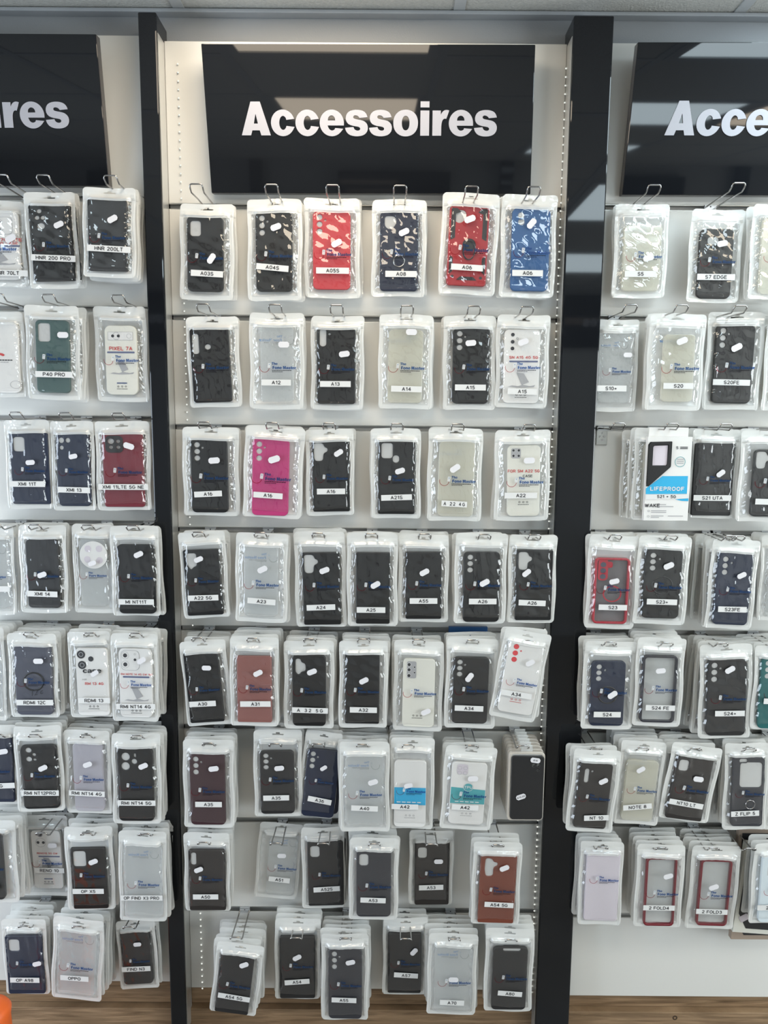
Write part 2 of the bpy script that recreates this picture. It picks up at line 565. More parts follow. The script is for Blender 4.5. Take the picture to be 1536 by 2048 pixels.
for bay in ('left', 'middle', 'right'):
    x0, x1 = BX[bay]
    t = tag(empty('slatwall_panel', ((x0 + x1) / 2, 0, BOT[bay])),
            {'left': 'white slatwall panel of the left bay, behind crowded pouches',
             'middle': 'white slatwall panel between the two black posts',
             'right': 'white slatwall panel of the right bay with a bare lower strip'}[bay], 'display panel')
    zs = [TOP[bay]] + GZ[bay] + [BOT[bay]]
    for i in range(9):
        za = zs[i] - (GH if i else 0)
        zb_ = zs[i + 1] + (GH if i < 8 else 0)
        b = MB(); b.box(x0, x1, 0.0, 0.016, zb_, za)
        o = b.build('board', M['board'], None, bevel=0.0012)
        o.parent = t; o.matrix_parent_inverse = Matrix.Translation(-Vector(t.location))
    for z in GZ[bay]:
        b = MB()
        b.box(x0, x1, 0.010, 0.018, z - GH, z + GH, 1)
        b.box(x0, x1, 0.001, 0.012, z - GH, z - GH + 0.0018)
        b.box(x0, x1, 0.001, 0.012, z + GH - 0.0014, z + GH)
        o = b.build('channel', [M['rail'], M['rail_dark']])
        o.parent = t; o.matrix_parent_inverse = Matrix.Translation(-Vector(t.location))

# black posts between the bays (front face stands proud of the panels)
POSTS = [(*PX[0], 'narrow glossy black post between the left and middle bays'),
         (*PX[1], 'wide glossy black post between the middle and right bays')]
ztop = P(760, 27, PY).z
for i, (x0, x1, lab) in enumerate(POSTS):
    t = tag(empty('display_post', ((x0 + x1) / 2, 0, 0)), lab, 'post')
    w_ = (x1 - x0) / 2
    b = MB(); b.box(-w_, w_, PY, 0.028, 0.0, ztop)
    b.build('post_body', M['black_gloss'], t, bevel=0.003)
    b = MB()
    s = 1 if i == 0 else -1
    b.box(*sorted((s * (w_ + 0.0003), s * (w_ + 0.0012))), PY + 0.006, -0.0005, 0.02, P(760, 90, 0).z)
    b.build('side_strip', M['alu'], t)

# glowing dots modelling reflections of hidden LED tapes in the middle panel
for xs, v0, v1, lab in (((380, 1024), 132, 1995, 'dotted LED tape down the left edge of the middle bay'),
                        ((1098, 1024), 135, 1995, 'dotted LED tape down the right edge of the middle bay')):
    x = P(xs[0], xs[1], 0).x
    z0, z1 = P(735, v1, 0).z, P(735, v0, 0).z
    t = tag(empty('led_strip', (x, -0.001, z0)), lab, 'light strip', 'LED tapes of the middle bay')
    n = int((z1 - z0) / 0.0172)
    me = None
    rest = MB()
    for k in range(n):
        z = k * 0.0172
        if k < 100:
            if me is None:
                d = MB(); d.disc(0, 0, 0.0017, 0, 0, 10); d.box(-0.0018, 0.0018, 0.0002, 0.0012, -0.0018, 0.0018, 1)
                me = d.mesh('diode', [M['led'], M['led_tape']])
            link('diode', me, t, (0, -0.002, z1 - z0 - z))
        else:
            rest.disc(0, z1 - z0 - z, 0.0021, -0.002, 0, 10)
    if rest.v:
        tag(rest.build('diodes', [M['led']], t), kind='stuff')

# wood plinth under the bays: planks with a knot
zw = P(735, 2011, 0).z
b = MB(); b.box(RX0, RX1, 0.006, 0.03, zw, max(BOT.values()) + 0.03); o = b.build('baseboard_back', M['wood']); o['kind'] = 'structure'
b = MB(); b.box(RX0, RX1, -0.012, 0.03, 0.0, zw - 0.002)
struct('trim_3', b, M['wood'], 0.001)
kp = P(1350, 2036, -0.013)
b = MB(); b.ring(kp.x, kp.z, 0.003, 0.0062, -0.0126, 0, 0, 360, 20)
struct('trim_4', b, M['wood_dark'])

# orange bin edge in the lower left corner
bp = P(-22, 2012, -0.30)
b = MB()
prof = [(0.0, 0.0), (0.105, 0.0), (0.105, 0.018), (0.060, 0.045), (0.046, 0.10), (0.040, bp.z - 0.03), (0.042, bp.z - 0.012), (0.036, bp.z - 0.003), (0.020, bp.z), (0.0, bp.z)]
N = 28
rings = []
for r, z in prof:
    rings.append(len(b.v))
    b.v += [(r * math.cos(2 * PI * j / N), r * math.sin(2 * PI * j / N), z) for j in range(N)]
for a_, c_ in zip(rings, rings[1:]):
    for j in range(N):
        b.f.append((a_ + j, a_ + (j + 1) % N, c_ + (j + 1) % N, c_ + j)); b.mi.append(0)
o = b.build('orange_container', M['orange'], None, True)
o.location = (bp.x, -0.30, 0)
tag(o, 'rounded orange plastic top at the bottom left corner in front of the plinth', 'container')
# ------------------------------------------------------------------ signs


def arc(cx, cy, rx, ry, a0, a1, n=24):
    return [(cx + rx * math.cos(math.radians(a0 + (a1 - a0) * i / n)), cy + ry * math.sin(math.radians(a0 + (a1 - a0) * i / n))) for i in range(n + 1)]


def bez(pts, n=10):
    """pts: [start, (c1, c2, end), (end,) ...]"""
    out = [pts[0]]
    for s in pts[1:]:
        p0 = out[-1]
        if len(s) == 1:
            out.append(s[0])
            continue
        c1, c2, p3 = s
        for i in range(1, n + 1):
            t = i / n
            out.append(tuple((1 - t) ** 3 * p0[k] + 3 * (1 - t) ** 2 * t * c1[k] + 3 * (1 - t) * t * t * c2[k] + t ** 3 * p3[k] for k in (0, 1)))
    return out


# heavy grotesque letters, x-height 1.0, cap height 1.34
def ell(cx, cy, rx, ry, n=40):
    return [(cx + rx * math.copysign(abs(math.cos(2 * PI * i / n)) ** 0.92, math.cos(2 * PI * i / n)),
             cy + ry * math.copysign(abs(math.sin(2 * PI * i / n)) ** 0.92, math.sin(2 * PI * i / n))) for i in range(n)]


GL = {}
GL['A'] = (1.23, [[(0, 0), (0.40, 0), (0.46, 0.20), (0.78, 0.20), (0.84, 0), (1.25, 0), (0.82, 1.34), (0.42, 1.34)],
                  [(0.53, 0.47), (0.71, 0.47), (0.62, 0.86)]])
GL['o'] = (1.12, [ell(0.56, 0.5, 0.53, 0.53), ell(0.56, 0.5, 0.165, 0.29)])
GL['c'] = (1.05, [[(0.70, 0.62), (1.04, 0.66)] + [(0.55 + 0.51 * math.cos(math.radians(a)), 0.5 + 0.53 * math.sin(math.radians(a))) for a in range(28, 336, 11)]
                  + [(1.05, 0.34), (0.70, 0.38)] + [(0.56 + 0.165 * math.cos(math.radians(a)), 0.5 + 0.28 * math.sin(math.radians(a))) for a in range(320, 38, -14)]])
GL['e'] = (1.10, [[(1.07, 0.40), (1.07, 0.50)] + [(0.55 + 0.52 * math.cos(math.radians(a)), 0.5 + 0.53 * math.sin(math.radians(a))) for a in range(8, 325, 11)]
                  + [(1.04, 0.27), (0.69, 0.30)] + [(0.56 + 0.18 * math.cos(math.radians(a)), 0.42 + 0.22 * math.sin(math.radians(a))) for a in range(310, 186, -14)] + [(0.37, 0.40)],
                  [(0.38, 0.60), (0.70, 0.60)] + [(0.54 + 0.16 * math.cos(math.radians(a)), 0.62 + 0.18 * math.sin(math.radians(a))) for a in range(20, 170, 15)]])
GL['s'] = (1.03, [bez([(0.64, 0.70), ((0.60, 0.82), (0.36, 0.85), (0.37, 0.73)), ((0.38, 0.62), (0.66, 0.66), (0.84, 0.57)),
                       ((1.06, 0.46), (1.04, 0.16), (0.86, 0.05)), ((0.70, -0.06), (0.30, -0.06), (0.15, 0.07)), ((0.06, 0.15), (0.03, 0.24), (0.02, 0.31)),
                       ((0.38, 0.34),), ((0.40, 0.17), (0.68, 0.15), (0.67, 0.28)), ((0.66, 0.40), (0.34, 0.34), (0.16, 0.46)),
                       ((-0.02, 0.60), (0.04, 0.86), (0.19, 0.95)), ((0.34, 1.05), (0.72, 1.05), (0.86, 0.94)), ((0.93, 0.88), (0.97, 0.80), (0.98, 0.73))], 7)])
GL['i'] = (0.52, [[(0.07, 0), (0.45, 0), (0.45, 1.0), (0.07, 1.0)], [(0.07, 1.12), (0.45, 1.12), (0.45, 1.36), (0.07, 1.36)]])
GL['r'] = (0.74, [bez([(0.07, 0), ((0.45, 0),), ((0.45, 0.36),), ((0.46, 0.60), (0.52, 0.72), (0.66, 0.67)), ((0.78, 1.00),), ((0.64, 1.06), (0.50, 1.02), (0.42, 0.83)), ((0.42, 1.0),), ((0.07, 1.0),)], 6)])


def word_splines(word):
    x, out = 0.0, []
    for ch in word:
        w_, sp = GL[ch]
        for s in sp:
            out.append([(p[0] + x, p[1]) for p in s])
        x += w_
    return x, out


WORD_W, WORD_SP = word_splines('Accessoires')
WORD = curve_mesh([[(p[0] * 0.01, p[1] * 0.01) for p in s] for s in WORD_SP], 0.0008)


def sign(name, tl, tr, br, bl, ytop, ybot, word_px, label, thick=0.022, shear=0.0):
    """a board whose top leans out from the wall; word_px = (x left, x right, baseline y)"""
    A, B, C, D = P(*tl, ytop), P(*tr, ytop), P(*br, ybot), P(*bl, ybot)
    o0 = (A + B + C + D) / 4
    up = ((A + B) / 2 - (C + D) / 2).normalized()
    nrm = Vector((1, 0, 0)).cross(up).normalized()      # points away from the viewer
    if nrm.y < 0:
        nrm = -nrm
    t = tag(empty(name, o0), label, 'sign', 'black shop signs over the bays')
    b = MB()
    fr = [p - o0 for p in (A, B, C, D)]
    bk = [p + nrm * thick for p in fr]
    b.v += [tuple(p) for p in fr + bk]
    b.f += [(0, 1, 2, 3), (7, 6, 5, 4), (0, 4, 5, 1), (1, 5, 6, 2), (2, 6, 7, 3), (3, 7, 4, 0)]
    b.mi += [0, 0, 1, 1, 1, 1]
    b.build('board', [M['black_gloss'], M['sign_edge']], t, bevel=0.0015)
    # writing lies on the front face
    def on_face(u, v):
        d = (CAM_R @ Vector(((u - 768.0) / F_PX, (1024.0 - v) / F_PX, -1.0)))
        k = (A - CAM).dot(nrm) / d.dot(nrm)
        return CAM + d * k
    L, R = on_face(word_px[0], word_px[2]), on_face(word_px[1], word_px[2] + 1)
    s = (R - L).length / (WORD_W * 0.01 - 0.0003)
    xa = (R - L).normalized()
    ya = nrm
    za = xa.cross(ya)
    za = xa.cross(nrm) if xa.cross(nrm).z > 0 else -xa.cross(nrm)
    mtx = Matrix(((xa.x + 0, nrm.x, za.x), (xa.y, nrm.y, za.y), (xa.z, nrm.z, za.z))).to_4x4()
    w = link('lettering', WORD.copy(), t)
    w.data.materials.append(M['letter'])
    w.data.transform(Matrix(((1, 0, shear, 0), (0, 1, 0, 0), (0, 0, 1, 0), (0, 0, 0, 1))))
    w.matrix_local = Matrix.Translation(L - o0 - nrm * 0.0012) @ mtx @ Matrix.Diagonal((s, 1, s * 0.985, 1))
    return t


YT, YB = -0.0595, -0.028
sign('accessories_sign', (402, 87), (1071, 89), (1061, 388), (423, 386), YT, YB, (484, 993, 271), 'black gloss sign reading Accessoires over the middle bay')
sign('accessories_sign', (-490, 64), (192, 68), (218, 372), (-450, 372), YT, YB, (-374, 140, 255), 'black gloss sign cut by the frame, ending in ires, over the left bay')
sign('accessories_sign', (1276, 84), (1960, 84), (1900, 392), (1244, 390), YT, YB, (1328, 1850, 271), 'black gloss sign cut by the frame, reading Acce, over the right bay', shear=0.07)

# the facing wall of the shop, seen only as a faint mirror image in the signs
for k_, (x_, lab) in enumerate(((-1.55, 'left'), (0.05, 'middle'), (1.55, 'right'))):
    t = tag(empty('accessories_sign', (x_, RY0 + 0.03, 2.17)), 'black Accessoires sign on the facing wall, ' + lab + ' one, mirrored in the gloss', 'sign')
    b = MB(); b.box(-0.36, 0.36, -0.012, 0.012, -0.17, 0.17)
    b.build('board', M['black_gloss'], t, bevel=0.001)
    w = link('lettering', WORD.copy(), t, (0.27, 0.0135, -0.03), (0, 0, PI), (4.6, 1, 4.6))
    w.data.materials.append(M['letter'])
    t = tag(empty('facing_post', (x_ + 0.72, RY0 + 0.03, 0)), 'black post right of the ' + lab + ' sign on the facing wall', 'post')
    b = MB(); b.box(-0.04, 0.04, -0.028, 0.03, 0, 2.4)
    b.build('post_body', M['black_gloss'], t, bevel=0.002)
# ------------------------------------------------------------------ small writing: plain grotesque capitals drawn as strokes, height 1
def ar(cx, cy, rx, ry, a0, a1, n=10):
    return [(cx + rx * math.cos(math.radians(a0 + (a1 - a0) * i / n)), cy + ry * math.sin(math.radians(a0 + (a1 - a0) * i / n))) for i in range(n + 1)]


SG = {
    'A': (.72, [[(0, 0), (.36, 1), (.72, 0)], [(.13, .32), (.59, .32)]]),
    'C': (.68, [ar(.36, .5, .36, .5, 50, 310, 14)]),
    'D': (.68, [[(0, 0), (0, 1), (.28, 1)] + ar(.28, .5, .40, .5, 90, -90) + [(0, 0)]]),
    'E': (.58, [[(.58, 1), (0, 1), (0, 0), (.58, 0)], [(0, .52), (.52, .52)]]),
    'F': (.54, [[(.56, 1), (0, 1), (0, 0)], [(0, .5), (.48, .5)]]),
    'G': (.72, [ar(.36, .5, .36, .5, 50, 350, 14) + [(.72, .48), (.40, .48)]]),
    'H': (.64, [[(0, 0), (0, 1)], [(.64, 0), (.64, 1)], [(0, .52), (.64, .52)]]),
    'I': (.04, [[(.02, 0), (.02, 1)]]),
    'K': (.64, [[(0, 0), (0, 1)], [(.62, 1), (0, .40)], [(.2, .56), (.64, 0)]]),
    'L': (.52, [[(0, 1), (0, 0), (.54, 0)]]),
    'M': (.80, [[(0, 0), (0, 1), (.40, .12), (.80, 1), (.80, 0)]]),
    'N': (.64, [[(0, 0), (0, 1), (.64, 0), (.64, 1)]]),
    'O': (.74, [ar(.37, .5, .37, .5, 0, 360, 20)]),
    'P': (.60, [[(0, 0), (0, 1), (.32, 1)] + ar(.32, .74, .28, .26, 90, -90) + [(0, .48)]]),
    'R': (.64, [[(0, 0), (0, 1), (.34, 1)] + ar(.34, .74, .28, .26, 90, -90) + [(0, .48)], [(.34, .48), (.64, 0)]]),
    'S': (.60, [ar(.30, .74, .28, .26, 30, 250, 9) + ar(.30, .25, .31, .26, 80, -150, 10)]),
    'T': (.60, [[(0, 1), (.60, 1)], [(.30, 1), (.30, 0)]]),
    'U': (.64, [[(0, 1), (0, .32)] + ar(.32, .32, .32, .32, 180, 360) + [(.64, 1)]]),
    'W': (.92, [[(0, 1), (.24, 0), (.46, .9), (.68, 0), (.92, 1)]]),
    'X': (.64, [[(0, 0), (.64, 1)], [(0, 1), (.64, 0)]]),
    'Z': (.60, [[(0, 1), (.60, 1), (0, 0), (.62, 0)]]),
    '0': (.58, [ar(.29, .5, .29, .5, 0, 360, 18)]),
    '1': (.36, [[(.04, .78), (.30, 1), (.30, 0)]]),
    '2': (.56, [ar(.28, .72, .27, .28, 160, -30, 9) + [(0, 0), (.58, 0)]]),
    '3': (.56, [ar(.27, .75, .25, .25, 150, -90, 9) + ar(.27, .26, .29, .26, 90, -150, 10)]),
    '4': (.62, [[(.46, 0), (.46, 1), (0, .28), (.64, .28)]]),
    '5': (.56, [[(.52, 1), (.10, 1), (.05, .50)] + ar(.27, .31, .29, .31, 130, -145, 10)]),
    '6': (.58, [ar(.29, .31, .28, .31, 0, 360, 16), ar(.44, .36, .43, .64, 178, 100, 8)]),
    '7': (.56, [[(0, 1), (.58, 1), (.20, 0)]]),
    '8': (.58, [ar(.29, .75, .24, .25, 0, 360, 14), ar(.29, .27, .29, .27, 0, 360, 14)]),
    '9': (.58, [ar(.29, .69, .28, .31, 0, 360, 16), ar(.14, .64, .43, .64, -2, -80, 8)]),
    '+': (.52, [[(0, .42), (.52, .42)], [(.26, .16), (.26, .68)]]),
    '-': (.36, [[(0, .42), (.36, .42)]]),
    ' ': (.22, []),
    '\u20ac': (.62, [ar(.40, .5, .34, .5, 50, 310, 14), [(0, .60), (.5, .60)], [(0, .40), (.5, .40)]]),
    ',': (.10, [[(.06, .06), (.0, -.14)]]),
    '.': (.10, [[(.05, .0), (.05, .06)]]),
}


def stroke_text(s, h, weight=0.15, gap=0.22, width=1.0):
    """flat mesh of the words, cap height h, centred"""
    key = ('stroke', s, h, weight, gap, width)
    if key in TEXTS:
        return TEXTS[key]
    b, x, hw = MB(), 0.0, weight / 2
    k = 0
    for ch in s.upper():
        w_, lines = SG[ch]
        for ln in lines:
            pts = [((p[0] + x) * width, hw + p[1] * (1 - weight)) for p in ln]
            for p, q in zip(pts, pts[1:]):
                d = Vector((q[0] - p[0], q[1] - p[1]))
                if d.length < 1e-6:
                    continue
                n = Vector((-d.y, d.x)).normalized() * hw
                e = d.normalized() * hw * 0.55
                k += 1
                b.poly([((c[0]) * h, -1e-6 * (k % 3), c[1] * h) for c in ((p[0] - e.x - n.x, p[1] - e.y - n.y), (q[0] + e.x - n.x, q[1] + e.y - n.y), (q[0] + e.x + n.x, q[1] + e.y + n.y), (p[0] - e.x + n.x, p[1] - e.y + n.y))])
        x += w_ + gap + weight * .6
    x -= gap + weight * .6
    me = b.mesh('lettering', [])
    me.transform(Matrix.Translation((-x * width * h / 2, 0, -h / 2)))
    TEXTS[key] = me
    return me


# heavy letters for the printed shop mark (x-height 1, cap height 1.36)
GL['T'] = (1.10, [[(.36, 0), (.74, 0), (.74, 1.04), (1.08, 1.04), (1.08, 1.36), (.02, 1.36), (.02, 1.04), (.36, 1.04)]])
GL['F'] = (1.00, [[(.08, 0), (.46, 0), (.46, .52), (.88, .52), (.88, .82), (.46, .82), (.46, 1.06), (.96, 1.06), (.96, 1.36), (.08, 1.36)]])
GL['M'] = (1.42, [[(.08, 0), (.42, 0), (.42, .92), (.60, 0), (.84, 0), (1.02, .92), (1.02, 0), (1.36, 0), (1.36, 1.36), (.88, 1.36), (.72, .62), (.56, 1.36), (.08, 1.36)]])
GL['h'] = (1.05, [bez([(.07, 0), ((.44, 0),), ((.44, .52),), ((.44, .78), (.64, .78), (.64, .56)), ((.64, 0),), ((1.0, 0),), ((1.0, .66),), ((1.0, 1.06), (.60, 1.14), (.44, .86)), ((.44, 1.36),), ((.07, 1.36),)], 5)])
GL['n'] = (1.05, [bez([(.07, 0), ((.44, 0),), ((.44, .52),), ((.44, .78), (.64, .78), (.64, .56)), ((.64, 0),), ((1.0, 0),), ((1.0, .66),), ((1.0, 1.06), (.58, 1.14), (.42, .84)), ((.42, 1.0),), ((.07, 1.0),)], 5)])
GL['t'] = (.68, [[(.16, .28), (.16, .72), (.02, .72), (.02, 1.0), (.16, 1.0), (.16, 1.20), (.52, 1.36), (.52, 1.0), (.66, 1.0), (.66, .72), (.52, .72), (.52, .32), (.66, .26), (.66, .0), (.40, -.03), (.20, .06)]])
GL['a'] = (1.05, [bez([(.36, .66), ((.40, .82), (.66, .84), (.66, .62)), ((.30, .60), (.02, .56), (.02, .27)), ((.02, -.08), (.52, -.10), (.68, .14)), ((.70, 0),), ((1.04, 0),), ((1.0, .1), (1.0, .2), (1.0, .3)), ((1.0, .64),), ((1.0, 1.10), (.14, 1.14), (.05, .70))], 5),
                  bez([(.66, .42), ((.52, .40), (.38, .40), (.38, .29)), ((.40, .14), (.66, .16), (.66, .42))], 5)])
GL[' '] = (.42, [])


def heavy_text(s, xh):
    w_, sp = word_splines(s)
    me = curve_mesh([[((p[0] - w_ / 2) * xh, p[1] * xh) for p in q] for q in sp], 0.00002)
    return me
# ------------------------------------------------------------------ pouches, built once at 0.118 x 0.205 m
PW, PH = 0.118, 0.205


def smooth(t):
    t = max(0.0, min(1.0, t))
    return t * t * (3 - 2 * t)


def pouch_mesh(seed, puff=0.0085):
    rnd = random.Random(seed)
    xs = [-.5, -.492, -.48, -.465, -.45, -.437, -.425, -.41, -.395, -.38, -.36, -.335, -.30, -.26, -.21, -.165, -.115, -.08, -.04, 0]
    xs = xs + [-x for x in xs[-2::-1]]
    zs = [-.5, -.49, -.475, -.465, -.455, -.445, -.435, -.42] + [-.405 + k * .0166 for k in range(43)] + [.305, .32, .335, .352, .360, .368, .374, .380, .386, .394, .41, .437, .452, .468, .485, .5]
    ph = [rnd.uniform(0, 6.28) for _ in range(14)]
    crease = [(rnd.uniform(-.42, .42), rnd.uniform(-.42, .28), rnd.uniform(-1.2, 1.2), rnd.uniform(.0005, .0014)) for _ in range(15)]
    sway = rnd.uniform(-.0025, .0025)

    def height(x, z):
        dx, dzb, dzt = 0.44 - abs(x), z + 0.455, 0.405 - z
        h = puff * smooth(dx / 0.11) * smooth(dzb / 0.05) * smooth(dzt / 0.030)
        edge = smooth(dx / 0.05) * smooth(dzb / 0.03) * smooth(dzt / 0.04)
        w = 0.0007 * math.sin(31 * x + 9 * z + ph[0]) + 0.0007 * math.sin(23 * z - 12 * x + ph[1]) + 0.0005 * math.sin(52 * z + 14 * x + ph[2])
        side = smooth((abs(x) - 0.30) / 0.1)
        w += side * 0.0013 * math.sin(38 * z + ph[3] + 3 * math.sin(9 * z + ph[4]))
        sg = 1 if x > 0 else -1
        w += side * 0.0011 * math.sin(85 * z + sg * 70 * x + ph[10] + 2.5 * math.sin(17 * z + ph[11]))
        top = smooth((z - 0.20) / 0.1)
        w += top * 0.0010 * math.sin(60 * x + 20 * z + ph[12] + 2 * math.sin(13 * x + ph[13]))
        for cx, cz, a, amp in crease:
            d = (x - cx) * math.cos(a) + (z - cz) * math.sin(a)
            l = -(x - cx) * math.sin(a) + (z - cz) * math.cos(a)
            w += amp * math.exp(-(d / 0.02) ** 2) * math.exp(-(l / 0.14) ** 2)
        return h + edge * w * (0.45 + 0.9 * side)

    def wave(x, z):          # the flat seal itself is not quite flat
        return 0.0011 * math.sin(7 * x + ph[5] + 5 * z) + 0.0010 * math.sin(11 * z + ph[6]) + (0.0022 * math.sin(6 * x + ph[7]) if z > 0.33 else 0) * smooth((z - 0.33) / 0.1)

    def outline(x, z):
        X, Z = x * PW, z * PH
        r = 0.009
        ax, az = abs(X) - (PW / 2 - r), abs(Z) - (PH / 2 - r)
        if ax > 0 and az > 0:
            l = math.hypot(ax, az)
            m_ = max(ax, az)
            if l > 0:
                k = m_ / l
                X = math.copysign(PW / 2 - r + ax * k, X)
                Z = math.copysign(PH / 2 - r + az * k, Z)
        X += 0.0012 * math.sin(9 * z + ph[8]) + sway * z
        Z += 0.0010 * math.sin(6 * x + ph[9])
        return X, Z

    bm = bmesh.new()
    nx, nz = len(xs), len(zs)
    grid = {}
    for s in (0, 1):
        for j, z in enumerate(zs):
            for i, x in enumerate(xs):
                X, Z = outline(x, z)
                h = height(x, z)
                y = wave(x, z) * 0.5 - (0.0009 if (0.45 < abs(x) < 0.48 and z < .33) else 0) + (-h if s == 0 else h * 0.62 + 0.0004)
                # zip ridges across the header
                if z in (.374, .386, .41) and abs(x) < 0.485:
                    y += -0.0011 if s == 0 else 0.0
                grid[s, j, i] = bm.verts.new((X, y, Z))
    hole_j = zs.index(.437)
    for s in (0, 1):
        for j in range(nz - 1):
            for i in range(nx - 1):
                xm, zm = (xs[i] + xs[i + 1]) / 2, (zs[j] + zs[j + 1]) / 2
                if (j == hole_j and abs(xm) < 0.13) or (j == hole_j + 1 and abs(xm) < 0.04):
                    continue
                q = [grid[s, j, i], grid[s, j, i + 1], grid[s, j + 1, i + 1], grid[s, j + 1, i]]
                f = bm.faces.new(q if s == 0 else q[::-1])
                window = abs(xm) < 0.425 and -0.455 < zm < 0.352
                f.material_index = 0 if not window else (1 if s == 0 else 2)
                f.smooth = True
    me = bpy.data.meshes.new('pouch')
    bm.to_mesh(me)
    bm.free()
    for m in ('frost', 'film', 'film_back'):
        me.materials.append(M[m])
    return me


POUCH = [pouch_mesh(s) for s in range(9)]

# ------------------------------------------------------------------ phone cases, nominal 0.076 x 0.163 m
CW, CH = 0.076, 0.163


def C_(u, v, r):                   # round hole, u v from the top left corner in fractions of the width and height
    cx, cz = (u - 0.5) * CW, (0.5 - v) * CH
    return [(cx + r * CW * math.cos(2 * PI * i / 20), cz + r * CW * math.sin(2 * PI * i / 20)) for i in range(20)]


def R_(u, v, w, h, r=0.006):
    cx, cz = (u - 0.5) * CW, (0.5 - v) * CH
    return [(cx + a, cz + b_) for a, b_ in rr_pts(w * CW, h * CH, r)]


def blob(pts):
    """rounded outline through points given in case fractions"""
    P_ = [((u - 0.5) * CW, (0.5 - v) * CH) for u, v in pts]
    out, n = [], len(P_)
    for i in range(n):
        a, b_, c = Vector(P_[i - 1]), Vector(P_[i]), Vector(P_[(i + 1) % n])
        k1, k2 = min(0.5, 0.006 / max((a - b_).length, 1e-6)), min(0.5, 0.006 / max((c - b_).length, 1e-6))
        p0, p2 = b_ + (a - b_) * k1, b_ + (c - b_) * k2
        for j in range(5):
            t = j / 4
            out.append(tuple((1 - t) ** 2 * p0[q] + 2 * (1 - t) * t * b_[q] + t * t * p2[q] for q in (0, 1)))
    return out


HOLES = {
    'none': [],
    'tri': [C_(.18, .075, .075), C_(.18, .165, .075), C_(.18, .255, .075), C_(.33, .115, .028)],
    'tri2': [C_(.22, .09, .078), C_(.22, .18, .078), C_(.22, .27, .078), C_(.40, .14, .03)],
    'two': [C_(.23, .09, .085), C_(.24, .165, .085)],
    'rect': [R_(.24, .16, .29, .20)],
    'bigrect': [R_(.26, .17, .36, .25)],
    'smallrect': [R_(.21, .15, .26, .17)],
    'rect_finger': [R_(.24, .12, .30, .21), R_(.48, .235, .17, .10, .006)],
    'tall': [R_(.16, .12, .17, .23, .006), C_(.33, .075, .03)],
    'tall_finger': [R_(.14, .20, .16, .27, .005), C_(.45, .245, .075)],
    'slim': [R_(.14, .14, .14, .20, .005)],
    'slim2': [R_(.24, .20, .13, .21, .005), C_(.40, .13, .032)],
    'wide': [R_(.40, .15, .34, .11, .006)],
    'blob': [blob([(.05, .03), (.30, .03), (.34, .09), (.42, .10), (.42, .15), (.31, .17), (.29, .28), (.08, .28), (.05, .2)])],
    'blob2': [blob([(.14, .04), (.32, .05), (.36, .10), (.47, .10), (.47, .15), (.36, .17), (.36, .30), (.16, .31), (.12, .2)])],
    'blob3': [blob([(.09, .05), (.36, .05), (.36, .24), (.26, .26), (.20, .30), (.14, .26), (.09, .2)])],
    'blob5': [blob([(.10, .05), (.25, .05), (.27, .10), (.40, .12), (.40, .22), (.27, .23), (.20, .28), (.10, .24)])],
    'square': [blob([(.12, .05), (.38, .05), (.44, .12), (.36, .19), (.24, .22), (.12, .18)])],
    'four': [C_(.25, .08, .055), C_(.19, .165, .055), C_(.33, .165, .055), C_(.27, .275, .088)],
    'quad': [C_(.22, .11, .08), C_(.40, .11, .05), C_(.22, .19, .05), C_(.40, .19, .05)],
    'pair': [C_(.24, .11, .115), C_(.23, .24, .115), C_(.48, .175, .075), R_(.50, .09, .05, .05, .002)],
    'pair2': [C_(.23, .075, .08), C_(.23, .215, .08), C_(.38, .145, .045), R_(.39, .225, .08, .03, .002)],
    'cross': [C_(.16, .10, .08), C_(.36, .10, .07), C_(.16, .2, .06)],
    'n4': [C_(.68, .065, .045), C_(.68, .14, .045), C_(.82, .14, .045), C_(.82, .215, .035)],
    'top': [R_(.53, .03, .5, .05, .004)],
    'flip': [R_(.58, .25, .70, .36, .008), R_(.32, .045, .24, .05, .004)],
    'edgecut': [R_(.40, .17, .33, .11, .007)],
}
CASES = {}


def case_mesh(holes, cr=0.010):
    key = (holes, cr)
    if key not in CASES:
        me = curve_mesh([rr_pts(CW, CH, cr)] + HOLES[holes], 0.0085, 0.0014, 2)
        me.materials.append(M['case_black'])
        CASES[key] = me
    return CASES[key]


def rim_mesh(holes='none'):
    key = ('rim', holes)
    if key not in CASES:
        me = curve_mesh([rr_pts(CW, CH, 0.010), rr_pts(CW - 0.010, CH - 0.010, 0.006)], 0.0095, 0.0015, 2)
        me.materials.append(M['rim_black'])
        CASES[key] = me
    return CASES[key]


def flat(fn, key, mats):
    if key not in CASES:
        b = MB()
        fn(b)
        CASES[key] = b.mesh(key, mats)
    return CASES[key]


# printed shop mark on the film: phone, ring and words (0.078 m wide)
def logo_mesh():
    b = MB()
    b.ring(-0.0275, -0.0010, 0.0098, 0.0108, 0, 2, 165, 370, 22)
    b.rrect(-0.0175, 0.0030, 0.0062, 0.0105, 0.0012, -0.00005, 3, -0.12)
    b.disc(-0.0172, 0.0052, 0.0009, -0.0001, 0, 10)
    rnd = random.Random(3)
    for z, x1, h in ((-0.0072, 0.030, 0.0016), (-0.0100, 0.012, 0.0012)):
        x = -0.0115
        while x < x1:
            w_ = rnd.uniform(0.0018, 0.0042)
            b.poly([(x, 0, z - h / 2), (x + w_, 0, z - h / 2), (x + w_, 0, z + h / 2), (x, 0, z + h / 2)], 1)
            x += w_ + 0.0007
    base = b.mesh('logo_base', [])
    return merged([(base, 0, 0, 0, None), (heavy_text('The', 0.0040), -0.0056, 0.0046, 0, 0),
                   (heavy_text('Fone Master', 0.0048), 0.0152, -0.0044, 0, 0)],
                  [M['ink_blue'], M['ink_black'], M['ink_ring'], M['ink_white']], 'printed_logo')


LOGO = logo_mesh()


